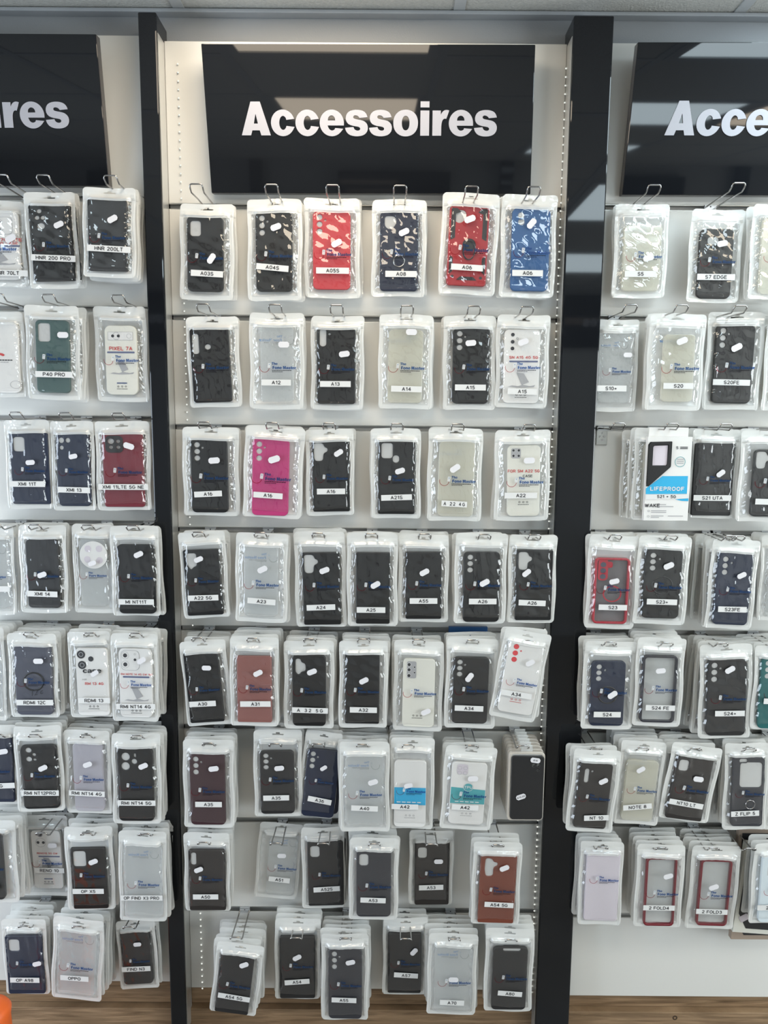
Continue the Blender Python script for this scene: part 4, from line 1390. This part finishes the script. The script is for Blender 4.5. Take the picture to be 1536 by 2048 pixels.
# row 7
pouch(m, 6, (369, 1666, 460, 1822), (379, 1699, 451, 1819), 'folio', 'brownblack', 'black flip case with slim camera slot', 'A50', (411, 1794, 54, 0), (397, 1740, -22), n=4, hook=405, holes='slim')
pouch(m, 6, (514, 1646, 600, 1797), (535, 1676, 592, 1789), 'clear', 'x', 'clear case on a long bare hook', 'A51', (558, 1760, 45, 3), (563, 1712, -3), rot=5, n=0, hook=551, d=.03, holes='none')
pouch(m, 6, (604, 1655, 690, 1817), (616, 1686, 687, 1810), 'folio', 'softblack', 'black flip case, large camera hole', 'A52S', (653, 1779, 56, -2), None, rot=-1, n=1, hook=646, d=.05, holes='smallrect')
pouch(m, 6, (698, 1676, 796, 1840), (713, 1702, 782, 1832), 'solid', 'darkslate', 'slate case with square camera frame', 'A53', (746, 1801, 54, 2), None, n=4, hook=749, holes='smallrect')
pouch(m, 6, (818, 1662, 906, 1808), (830, 1690, 898, 1807), 'folio', 'brownblack', 'black flip case under a long hook', 'A53', (862, 1775, 52, -1), (877, 1724, 0), n=1, hook=865, d=.05, holes='smallrect')
pouch(m, 6, (944, 1685, 1041, 1848), (958, 1714, 1030, 1844), 'folio', 'brown', 'tan leather flip case', 'A54 5G', (998, 1810, 62, 1), (1009, 1737, -25), rot=1.5, n=2, hook=998, holes='blob2', back='folio/black/none')
# row 8
pouch(m, 7, (427, 1888, 521, 2027), (436, 1908, 503, 2024), 'folio', 'softblack', 'tilted black flip case', 'A54 5G', (468, 1995, 70, 2), (488, 1931, -28), rot=7, n=6, hook=470, holes='none', d=.112, brot=1.5)
pouch(m, 7, (550, 1838, 641, 1997), (560, 1872, 630, 1994), 'folio', 'softblack', 'black flip case hung deep on its hook', 'A54', (594, 1964, 54, -4), (594, 1916, -28), n=3, hook=591, d=.07, holes='none')
pouch(m, 7, (643, 1868, 737, 2040), (657, 1900, 724, 2036), 'solid', 'darkslate', 'dark slate case with three lens holes', 'A55', (688, 2001, 54, 1), (701, 1925, -14), n=5, hook=691)
pouch(m, 7, (766, 1836, 854, 1989), (776, 1866, 842, 1984), 'folio', 'softblack', 'black flip case with steep price tag', 'A57', (812, 1951, 52, 3), (828, 1904, -50), n=2, hook=813, d=.06, holes='none')
pouch(m, 7, (855, 1869, 953, 2028), (868, 1899, 944, 2021), 'clear', 'x', 'clear case with tag over the print', 'A70', (904, 2005, 53, 1), (907, 1960, 0), rot=.5, n=5, hook=911, holes='none')
pouch(m, 7, (969, 1857, 1066, 2024), (984, 1893, 1053, 2018), 'solid', 'softblack', 'black case with wide top notch', 'A80', (1020, 1988, 53, 4), None, n=3, hook=1025, holes='top', rot=.5)

# ------------------------------------------------------------------ left bay
l = 'left'
pouch(l, 0, (-62, 403, 52, 574), (-48, 410, 42, 560), 'card_hnr70', 'x', 'white printed insert cut by the frame', 'HNR 70LT', (14, 546, 80, 1), (21, 477, -27), n=1, hook=5, pz=.0)
pouch(l, 0, (54, 386, 155, 578), (64, 411, 146, 563), 'folio', K, 'black case with four lens holes', 'HNR 200 PRO', (106, 516, 84, 3), (117, 449, -22), rot=-1.5, n=2, hook=88, holes='four', d=.05)
pouch(l, 0, (165, 376, 272, 556), (177, 394, 256, 543), 'folio', 'softblack', 'plain charcoal case', 'HNR 200LT', (218, 498, 84, 2), (225, 438, -28), rot=1, n=3, hook=222, holes='none', d=.075)
pouch(l, 1, (-66, 624, 50, 794), (-54, 640, 40, 786), 'card_huawei', 'x', 'boxed white insert with red fan mark', None, None, None, n=1, hook=-4, logo=False, d=.05)
pouch(l, 1, (52, 612, 160, 800), (74, 645, 140, 786), 'solid', 'green', 'dark green case', 'P40 PRO', (108, 749, 72, 0), (125, 670, 0), n=3, hook=97, holes='bigrect', back='clear/x/none', rot=.8, d=.055)
pouch(l, 1, (190, 614, 295, 804), (212, 652, 276, 790), 'card_pixel', 'x', 'white insert with red heading', None, None, None, n=1, hook=236, cr=.014)
pouch(l, 2, (12, 841, 102, 1018), (24, 870, 99, 1008), 'folio', 'navy', 'glossy navy-black case', 'XMI 11T', (54, 968, 70, 0), (60, 925, -5), n=1, hook=31, holes='rect', d=.045)
pouch(l, 2, (103, 843, 190, 1021), (116, 870, 181, 1012), 'solid', 'navy', 'glossy navy case', 'XMI 13', (148, 980, 64, 1), (146, 913, -12), n=1, hook=130, holes='cross', d=.045)
pouch(l, 2, (193, 843, 301, 1021), (208, 868, 288, 1014), 'island', 'maroon', 'maroon case with black camera island', 'XMI 11LTE 5G NE', (246, 974, 98, 0), (257, 892, 18), n=1, hook=236, holes='quad', cr=.006, d=.045)
pouch(l, 3, (-62, 1052, 30, 1229), (-50, 1086, 18, 1215), 'clear', 'x', 'clear case cut by the frame edge', None, (-10, 1178, 60, 0), None, n=2, hook=-10, holes='none')
pouch(l, 3, (39, 1052, 135, 1226), (55, 1083, 121, 1215), 'solid', K, 'shiny black case with heavy glare', 'XMI 14', (85, 1188, 62, 1), (84, 1150, -20), n=2, hook=68, holes='none', cr=.010)
pouch(l, 3, (147, 1050, 228, 1226), (162, 1083, 214, 1212), 'clear', 'x', 'clear case with round white insert', None, None, (184, 1127, -20), n=1, hook=174, holes='none')
pouch(l, 3, (223, 1052, 320, 1232), (237, 1089, 311, 1227), 'solid', K, 'plain black case', 'MI NT11T', (272, 1204, 72, 0), (277, 1109, -25), n=1, hook=264, holes='none')
pouch(l, 4, (-76, 1256, 12, 1440), (-64, 1290, 4, 1430), 'clear', 'x', 'clear case cut by the frame edge', None, None, None, n=4, hook=-30, holes='none')
pouch(l, 4, (18, 1268, 116, 1434), (32, 1291, 106, 1428), 'mag', 'slate', 'slate case with magnet ring', 'RDMI 12C', (70, 1405, 76, 0), (76, 1323, 0), n=5, hook=57, holes='none', rot=-.5, back='clear/x/none', cr=.011)
pouch(l, 4, (138, 1264, 224, 1434), (155, 1296, 219, 1430), 'card_rdmi13', 'x', 'white insert with large lens rings', 'RDMI 13', (188, 1401, 66, 0), (189, 1347, -32), rot=-.5, n=3, hook=178, logo=False)
pouch(l, 4, (223, 1268, 317, 1442), (240, 1297, 306, 1433), 'card_nt14', 'x', 'white insert with two lens dots', 'RMI NT14 4G', (272, 1413, 82, -1), (283, 1322, -32), n=3, hook=270, cr=.012)
pouch(l, 5, (-62, 1450, 37, 1607), (-50, 1476, 28, 1602), 'folio', 'navy', 'navy-black case cut by the frame', '14 5G', (-8, 1572, 78, -2), (5, 1504, -10), n=3, hook=-8, holes='none')
pouch(l, 5, (32, 1454, 126, 1622), (46, 1490, 117, 1615), 'solid', K, 'black case with four small holes', 'RMI NT12PRO', (80, 1586, 78, 2), (85, 1537, -24), rot=-1.5, n=5, hook=66, holes='pair2', back='clear/x/none')
pouch(l, 5, (130, 1462, 223, 1626), (149, 1491, 208, 1620), 'lilac', 'x', 'lilac-tinted clear case', 'RMI NT14 4G', (174, 1587, 76, 2), (175, 1530, -20), rot=-.5, n=5, hook=170, holes='none')
pouch(l, 5, (225, 1469, 322, 1647), (237, 1501, 308, 1640), 'solid', K, 'black case with two big lens holes', 'RMI NT14 5G', (273, 1606, 80, 0), (286, 1533, -24), n=4, hook=272, holes='pair', back='clear/x/none')
pouch(l, 6, (-68, 1640, 34, 1805), (-58, 1665, 8, 1798), 'solid', 'softblack', 'dark case at the frame edge', None, (-30, 1776, 60, 0), None, n=5, hook=-14, holes='none', back='card/x/none')
pouch(l, 6, (48, 1631, 140, 1792), (66, 1660, 126, 1775), 'card_reno', 'x', 'white insert under a long hook', 'RENO 10', (99, 1741, 64, 0), (105, 1691, -4), n=1, hook=80, d=.035, rot=-1)
pouch(l, 6, (133, 1654, 228, 1820), (145, 1695, 214, 1816), 'folio', K, 'black case with rounded camera window', 'OP X5', (176, 1783, 66, 1), (186, 1724, -22), n=5, hook=170, holes='bigrect', rot=-.8, back='clear/x/none')
pouch(l, 6, (238, 1663, 333, 1842), (250, 1694, 325, 1834), 'clear', 'x', 'clear grey case', 'OP FIND X3 PRO', (283, 1796, 90, -1), None, n=4, hook=287, holes='none', rot=.8)
pouch(l, 7, (7, 1840, 96, 1987), (15, 1871, 88, 1984), 'folio', 'navy', 'navy-black case with camera window', 'OP A98', (50, 1960, 64, 1), (74, 1928, -14), rot=-1.5, n=5, hook=44, holes='rect', cr=.008, back='clear/x/none')
pouch(l, 7, (104, 1838, 206, 1999), (116, 1866, 192, 1990), 'clear', 'x', 'clear case with small round mark', 'OPPO', (149, 1957, 62, -2), None, rot=4, n=5, hook=152, holes='none')
pouch(l, 7, (237, 1842, 314, 1976), (245, 1856, 303, 1965), 'solid', 'softblack', 'dark case leaning clockwise', 'FIND N3', (272, 1938, 62, 1), (274, 1890, -2), rot=-3, n=3, hook=254, d=.06, holes='none')

# ------------------------------------------------------------------ right bay
r = 'right'
pouch(r, 0, (1228, 409, 1335, 597), (1245, 452, 1320, 583), 'clearyellow', 'x', 'yellowed clear case', 'S5', (1281, 548, 60, 0), (1297, 516, -15), n=1, hook=1307, holes='none')
pouch(r, 0, (1377, 420, 1483, 606), (1395, 459, 1463, 598), 'solid', K, 'black case with wide camera hole', 'S7 EDGE', (1432, 554, 73, 0), (1445, 487, -12), n=0, hook=1475, holes='edgecut', hl=.135, cr=.012)
pouch(r, 0, (1500, 410, 1604, 600), (1520, 440, 1590, 590), 'clearyellow', 'x', 'yellowish clear case cut by the frame', None, None, None, n=2, hook=1590, holes='none', d=.06)
pouch(r, 1, (1190, 640, 1275, 824), (1196, 672, 1262, 806), 'clear', 'x', 'clear case half behind the post', 'S10+', (1222, 777, 60, 0), (1256, 710, 0), n=1, hook=1261, holes='none')
pouch(r, 1, (1295, 629, 1406, 821), (1324, 670, 1386, 804), 'clearyellow', 'x', 'clear case before a thick stack', 'S20', (1357, 772, 58, 0), (1365, 682, -22), n=3, hook=1363, holes='none', d=.062)
pouch(r, 1, (1411, 625, 1524, 820), (1427, 655, 1504, 807), 'solid', K, 'glossy black case with three lens holes', 'S20FE', (1463, 765, 72, 0), (1474, 695, -28), rot=.8, n=1, hook=1480)
pouch(r, 1, (1528, 632, 1640, 822), (1545, 660, 1620, 805), 'clearyellow', 'x', 'clear case cut by the frame', None, None, None, n=1, hook=1596, holes='none')
pouch(r, 2, (1240, 862, 1340, 1036), (1256, 895, 1326, 1028), 'clearyellow', 'x', 'clear case tucked beside the white box', None, None, None, n=0, hook=1238, holes='none', d=.020)
COUNT[r, 2] = 2
COUNT['hook', r, 2] = 2
pouch(r, 2, (1382, 860, 1475, 1037), (1385, 891, 1464, 1031), 'folio', K, 'plain black flip case', 'S21 UTA', (1425, 996, 74, 0), (1442, 947, -38), n=1, hook=1452, holes='none')
pouch(r, 2, (1478, 862, 1592, 1044), (1504, 900, 1580, 1033), 'solid', K, 'black case cut by the frame', None, (1545, 1004, 66, 1), None, n=2, hook=1560, holes='blob', d=.06)
pouch(r, 3, (1174, 1072, 1273, 1258), (1187, 1116, 1256, 1247), 'frame', 'red', 'smoky case with red rim and ring', 'S23', (1226, 1215, 57, 0), (1229, 1163, -14), rot=.5, n=2, hook=1232, holes='smoke')
pouch(r, 3, (1271, 1073, 1376, 1249), (1286, 1103, 1360, 1236), 'mag', K, 'black case with magnet ring', 'S23+', (1324, 1204, 61, 0), (1338, 1132, -25), rot=1, n=2, hook=1344, holes='tri2', cr=.011)
pouch(r, 3, (1417, 1080, 1511, 1258), (1430, 1110, 1499, 1249), 'solid', 'navy', 'navy case with three lens holes', 'S23FE', (1465, 1219, 57, -1), (1484, 1151, -28), rot=1.5, n=2, hook=1479, holes='tri2', d=.088)
pouch(r, 3, (1386, 1072, 1466, 1240), (1404, 1103, 1470, 1234), 'solid', K, 'black case half hidden by a navy one', None, None, None, n=2, hook=1462, d=.036, rot=1)
pouch(r, 3, (1520, 1072, 1610, 1240), (1536, 1103, 1600, 1234), 'clear', 'x', 'clear pouches cut by the frame', None, None, None, n=3, hook=1590, holes='none')
pouch(r, 4, (1165, 1284, 1269, 1458), (1180, 1322, 1248, 1450), 'mag', 'navy', 'dark navy case with magnet ring', 'S24', (1214, 1429, 56, 0), (1225, 1390, -35), rot=.5, n=4, hook=1222, holes='tri2')
pouch(r, 4, (1270, 1277, 1366, 1453), (1282, 1311, 1351, 1444), 'frame', 'black', 'clear case with black rim', 'S24 FE', (1321, 1416, 60, 0), (1322, 1342, -8), rot=.5, n=4, hook=1336, holes='none', brot=0)
pouch(r, 4, (1399, 1290, 1502, 1476), (1413, 1323, 1490, 1470), 'solid', 'softblack', 'black case with three grey lens holes', 'S24+', (1460, 1427, 60, 0), (1461, 1340, -30), rot=-2, n=5, hook=1446, back='frame/black/none', brot=2)
pouch(r, 4, (1506, 1292, 1606, 1458), (1518, 1320, 1592, 1456), 'solid', 'teal', 'teal case cut by the frame', None, (1560, 1403, 66, 0), None, n=5, hook=1560)
pouch(r, 5, (1140, 1500, 1234, 1664), (1152, 1529, 1218, 1655), 'solid', 'brownblack', 'brown-black case with narrow camera slot', 'NT 10', (1193, 1636, 52, -6), (1207, 1563, -30), rot=4, n=2, hook=1194, holes='slim2', cr=.008, d=.118, brot=1)
pouch(r, 5, (1234, 1483, 1324, 1649), (1247, 1520, 1310, 1640), 'clearyellow', 'x', 'clear yellowish case leaning', 'NOTE 8', (1275, 1614, 60, -9), (1282, 1540, -35), rot=4, n=5, hook=1288, holes='none', d=.104, brot=1)
pouch(r, 5, (1329, 1491, 1432, 1642), (1341, 1517, 1415, 1638), 'folio', 'brownblack', 'black case leaning steeply', 'NT10 LT', (1372, 1608, 74, 3), (1397, 1559, 0), rot=8, n=4, hook=1394, holes='smallrect', d=.108, brot=2)
pouch(r, 5, (1448, 1488, 1534, 1658), (1463, 1519, 1525, 1650), 'solid', 'darkslate', 'folding phone case with ring', 'Z FLIP 5', (1490, 1627, 58, -3), None, rot=-1, n=4, hook=1504, holes='flip', cr=.008)
pouch(r, 5, (1532, 1490, 1630, 1660), (1545, 1520, 1612, 1650), 'clear', 'x', 'clear pouch cut by the frame', None, None, None, n=3, hook=1590, holes='none')
pouch(r, 6, (1158, 1684, 1244, 1849), (1170, 1710, 1236, 1839), 'solid', 'lilac', 'pale lilac case without a name strip', None, None, None, n=4, hook=1207, holes='none', cr=.006, rot=.5, pz=.028)
pouch(r, 6, (1271, 1690, 1366, 1854), (1289, 1714, 1350, 1850), 'frame', 'maroon', 'clear case with maroon rim', '2 FOLD4', (1318, 1816, 67, 0), (1337, 1753, -18), n=6, hook=1327, holes='none', back='clear/x/none')
pouch(r, 6, (1378, 1692, 1475, 1858), (1396, 1718, 1458, 1850), 'frame', 'maroon', 'clear case with wide maroon rim', '2 FOLD3', (1424, 1824, 67, 0), (1428, 1775, -22), n=4, hook=1431, holes='none', rot=1, back='clear/x/none')
pouch(r, 6, (1502, 1688, 1600, 1846), (1518, 1716, 1588, 1842), 'solid', 'pale', 'pale blue case cut by the frame', '2 FOLD', (1548, 1815, 74, 0), None, n=2, hook=1560, holes='slim2', d=.11)
# ------------------------------------------------------------------ one-off things


def box_at(name, px, d, thick, label, cat, rot=0.0):
    u, v = (px[0] + px[2]) / 2, (px[1] + px[3]) / 2
    o0 = P(u, v, -d)
    W = (P(px[2], v, -d) - P(px[0], v, -d)).length
    H = (P(u, px[1], -d) - P(u, px[3], -d)).length
    t = tag(empty(name, o0, (0, math.radians(rot), 0)), label, cat)
    return t, W, H


# white carton with a black case showing through its cut-away corner
COUNT[r, 2], COUNT['hook', r, 2] = 1, 1
hook_at(r, 2, 1345)
for k in (1, 2):
    t2 = empty('phone_case_pouch', P(1330 - 11 * k, 948, -0.070 + 0.0140 * k))
    tag(t2, 'clear pouch %s behind the white retail carton with the cyan band' % ORD[k - 1], 'phone case', 'pouches hanging behind the front ones')
    link('pouch_film', POUCH[k], t2)
    add_case(t2, 'clearyellow', 'x', 'none', .01, CW, CH * .95, 0, -.008, 0, True)
t, W, H = box_at('phone_case_box', (1292, 856, 1381, 1042), 0.078, 0.014, 'white retail carton with cyan band and black case, third hook row, right bay', 'phone case')
b = MB()
b.box(-W / 2, W / 2, 0, 0.012, -H / 2, H / 2 - 0.020)
b.box(-W / 2 + .003, W / 2 - .008, 0.005, 0.006, H / 2 - 0.020, H / 2)
b.build('carton', M['card'], t, bevel=.0006)
b = MB()
s_ = W / 350.0                       # carton drawn on a 350 x 715 grid taken from the photograph


def g(x, y): return (-W / 2 + x * s_, -0.0006, H / 2 - y * (H / 715.0))


b.poly([g(5, 395), g(5, 130), g(20, 110), g(190, 105), g(190, 300), g(25, 450), g(5, 450)][::-1], 0)
b.poly([g(25, 450), g(130, 370), g(330, 368), g(330, 505), g(5, 510), g(5, 465)][::-1], 1)
b.poly([g(240, 548), g(345, 540), g(345, 562), g(290, 560)][::-1], 1)
b.poly([(p[0], -.0009, p[2]) for p in (g(5, 512), g(345, 508), g(335, 540), g(5, 552))][::-1], 2)
c = MB()
for y in (148, 158): b.poly([(p[0], -.0009, p[2]) for p in (g(255, y - 3), g(315, y - 3), g(315, y + 3), g(255, y + 3))][::-1], 3)
for x0_, x1_, y in ((110, 170, 590), (110, 230, 605), (55, 175, 637), (55, 175, 650), (55, 155, 678), (190, 310, 678), (55, 120, 690)):
    b.poly([(p[0], -.0009, p[2]) for p in (g(x0_, y - 3), g(x1_, y - 3), g(x1_, y + 3), g(x0_, y + 3))][::-1], 4)
for y in (640, 682):
    q = g(35, y); b.ring(q[0], q[2], .0016, .0024, -.0009, 4, 0, 360, 12)
q = g(262, 260); b.ring(q[0], q[2], .0105, .0115, -.0009, 5, 0, 360, 28)
for y in (240, 255, 270):
    b.poly([(p[0], -.0009, p[2]) for p in (g(235, y - 3), g(288, y - 3), g(288, y + 3), g(235, y + 3))][::-1], 4)
base = b.mesh('p', [])
tx = lambda s, x, y, size, mi, bold=0.0003, sp=1.0: (stroke_text(s, size * .72, .19, .2 * sp, 1.0 if s != 'LIFEPROOF' else 1.06), g(x, y)[0], g(x, y)[2], -.0012, mi)
pr = merged([(base, 0, 0, 0, None), tx('LIFEPROOF', 172, 467, .0125, 2, .0004, 1.12), tx('S21 + 5G', 170, 527, .0095, 3), tx('WAKE', 62, 597, .0115, 3), tx('S', 232, 152, .0085, 3)],
            [M['case_black'], M['cyan'], M['paper'], M['ink'], M['ink_grey'], M['teal']], 'carton_print')
link('carton_print', pr, t)
me = curve_mesh([[(g(x, y)[0], g(x, y)[2]) for x, y in ((8, 380), (8, 150), (14, 128), (34, 112), (185, 110), (185, 290), (30, 430), (8, 430))],
                 [(g(x, y)[0], g(x, y)[2]) for x, y in ((42, 290), (42, 150), (55, 132), (160, 130), (160, 275), (145, 292))]], .004, .0006, 1)
me.materials.append(M['case_black'])
link('phone_case', me, t, (0, -.002, 0))
b = MB(); b.poly([(p[0], -.0010, p[2]) for p in (g(45, 288), g(45, 140), g(158, 135), g(158, 288))][::-1]); b.build('camera_window', M['case_lilac'], t)

# bare black case in rigid clear boxes at the end of the sixth row
_, hx_, _z = hook_at(m, 5, 1048)
N_ = 5
for k in range(N_, -1, -1):
    d_ = 0.102 - 0.0155 * k
    o0 = P(1051, 1571, -0.102)
    W, H = 0.083, 0.165
    t = empty('phone_case_box', (o0.x - 0.0004 * k, -d_, o0.z + 0.0008 * k))
    tag(t, 'rigid clear box with bare black case and price sticker, sixth row by the post' if k == 0 else
        'rigid clear box %s behind the bare black case beside the post' % ORD[k - 1], 'phone case', None if k == 0 else 'rigid clear boxes beside the post')
    me = curve_mesh([rr_pts(W, H, .010), rr_pts(W - .010, H - .010, .008)], .012, .0015, 2)
    me.materials.append(M['rigid'] if 'rigid' in M else M.setdefault('rigid', sheet('cream_edged_clear_box', (0.86, 0.80, 0.72), 0.30, 0.15, 0.1, 20, gloss=.9)))
    link('box_rim', me, t)
    b = MB(); b.rrect(0, 0, W - .008, H - .008, .008, -.004); b.build('box_face', M['film_back'], t)
    b = MB(); b.tube([(-.012, .0, H / 2 - .002), (-.012, 0, H / 2 + .014), (.012, 0, H / 2 + .014), (.012, 0, H / 2 - .002)], .0012, 6)
    b.poly([(-.012, 0, H / 2 - .002), (.012, 0, H / 2 - .002), (.012, 0, H / 2 + .014), (-.012, 0, H / 2 + .014)], 0)
    b.build('hang_tab', M['film_back'], t)
    link('phone_case', case_mesh('n4' if k == 0 else 'none', .007), t, (.0025, -.001 if k else -.004, -.002), None, (0.97, 1, .94), M['case_softblack'])
    if k == 0:
        for (px_, py_, a_, s_) in ((1042, 1594, -20, 'x'), (1071, 1521, 8, 'x')):
            p = P(px_, py_, -d_ - .010) - Vector(t.location)
            g1 = link('price_tag', TAG, t, (p.x, -.010, p.z), (0, math.radians(a_), 0), (.95, 1, .95))
            tm = stroke_text('\u20ac15,00' if a_ < 0 else '\u20ac15', .0042, .16)
            if not tm.materials: tm.materials.append(M['ink'])
            link('lettering', tm, g1, (0, -.0004, 0))

# navy carton top behind the charcoal case, fifth row
t, W, H = box_at('phone_case_box', (896, 1255, 973, 1432), 0.016, 0.012, 'navy carton peeking over the charcoal case, fifth row of the middle bay', 'phone case')
b = MB(); b.box(-W / 2, W / 2, 0, .010, -H / 2, H / 2); b.disc(.004, H / 2 - .012, .0016, -.0003, 1, 10)
b.build('carton', [M['case_blue'], M['paper']], t, bevel=.0008)

# dark cartons at the right edge of the seventh row
hook_at(r, 6, 1505)
for k, (px, rot_, lab) in enumerate((((1470, 1660, 1580, 1880), 0, 'dark retail carton behind the pale blue case at the right frame edge'),
                                     ((1478, 1690, 1570, 1868), 4, 'beige and black retail carton wedged beside the pale blue case'))):
    t, W, H = box_at('phone_case_box', px, 0.045 + .022 * k, .016, lab, 'phone case', rot_)
    b = MB(); b.box(-W / 2, W / 2, 0, .014, -H / 2, H / 2, 0)
    b.poly([(-W / 2 + .008, -.0006, H / 2 - .010), (-W / 2 + .008, -.0006, -H / 2 + .05), (-W / 2 + .03, -.0006, -H / 2 + .012), (W / 2 - .01, -.0006, -H / 2 + .012), (W / 2 - .01, -.0006, H / 2 - .010)], 1)
    b.build('carton', [M['card_cream'] if k else M['card_brown'] if 'card_brown' in M else M.setdefault('card_brown', mat('kraft_card', (.36, .28, .22), .6)), M['armor_black']], t, bevel=.0006)
    b = MB()
    b.rrect(-W * .33, -H * .12, .016, .022, .001, -.0009, 0)
    b.rrect(-W * .30, -H * .33, .022, .016, .002, -.0009, 1, .6)
    pr = merged([(b.mesh('p', []), 0, 0, 0, None), (stroke_text('MA', .0075, .2), -W * .32, H * .02, -.0012, 2)], [M['case_slate'], M['case_lilac'], M['paper']], 'carton_print')
    if k: link('carton_print', pr, t)

# round white insert of the clear case in the left bay, fourth row
o_ = [o for o in COL.objects if o.get('label', '').startswith('clear case with round white insert')][0]
b = MB(); b.disc(0, 0, .031, 0, 0, 40)
for u_, v_ in ((-.012, .014), (.013, .014), (-.014, -.010), (.013, -.012)): b.disc(u_, v_, .0075, -.0003, 1, 24)
p = P(187, 1110, -0.079) - Vector(o_.location)
q_ = b.build('round_insert', [M['card'], M['case_lilac']], o_); q_.location = (p.x, -.0052, p.z)

# dark steel ring of the folding phone case
o_ = [o for o in COL.objects if o.get('label', '').startswith('folding phone case with ring')][0]
b = MB(); b.tube([(.0105 * math.cos(2 * PI * k / 24), 0, .0105 * math.sin(2 * PI * k / 24)) for k in range(24)], .0008, 6, True)
p = P(1495, 1604, -o_.location.y * -1) if False else P(1495, 1604, o_.location.y) - Vector(o_.location)
q_ = b.build('ring_stand', M['steel'], o_, True); q_.location = (p.x, -.0112, p.z)

# steel slot bracket beside the right post, third row
p = P(1203, 873, 0)
t = tag(empty('mounting_bracket', (p.x, 0, p.z)), 'small steel bracket plate with screws beside the wide post, right bay', 'bracket')
b = MB(); b.box(-.0125, .0125, -.003, -.0005, -.019, .021); b.box(-.014, .014, -.010, -.0005, .018, .021)
b.build('plate', M['rail'], t, bevel=.001)
for u_, v_ in ((0, .008), (-.005, 0), (.005, 0), (0, -.008)):
    b = MB(); b.ring(0, 0, 0, .0022, 0, 0, 0, 360, 12); q_ = b.build('screw', M['steel'], t); q_.location = (u_, -.0033, v_)

# empty transparent hook label holders by the left-bay post
for (bay_, row_, u_) in ((l, 2, 100), (l, 3, 250)):
    pass

# pen marks on the slate case
o_ = [o for o in COL.objects if o.get('label', '').startswith('slate case with magnet ring, second on the fifth')][0]
w_ = text_mesh('12 c', .017, .0001, shear=.3)
if not w_.materials: w_.materials.append(M['ink'])
p = P(77, 1382, o_.location.y) - Vector(o_.location)
link('pen_writing', w_, o_, (p.x, -.0112, p.z), (0, math.radians(-12), 0))
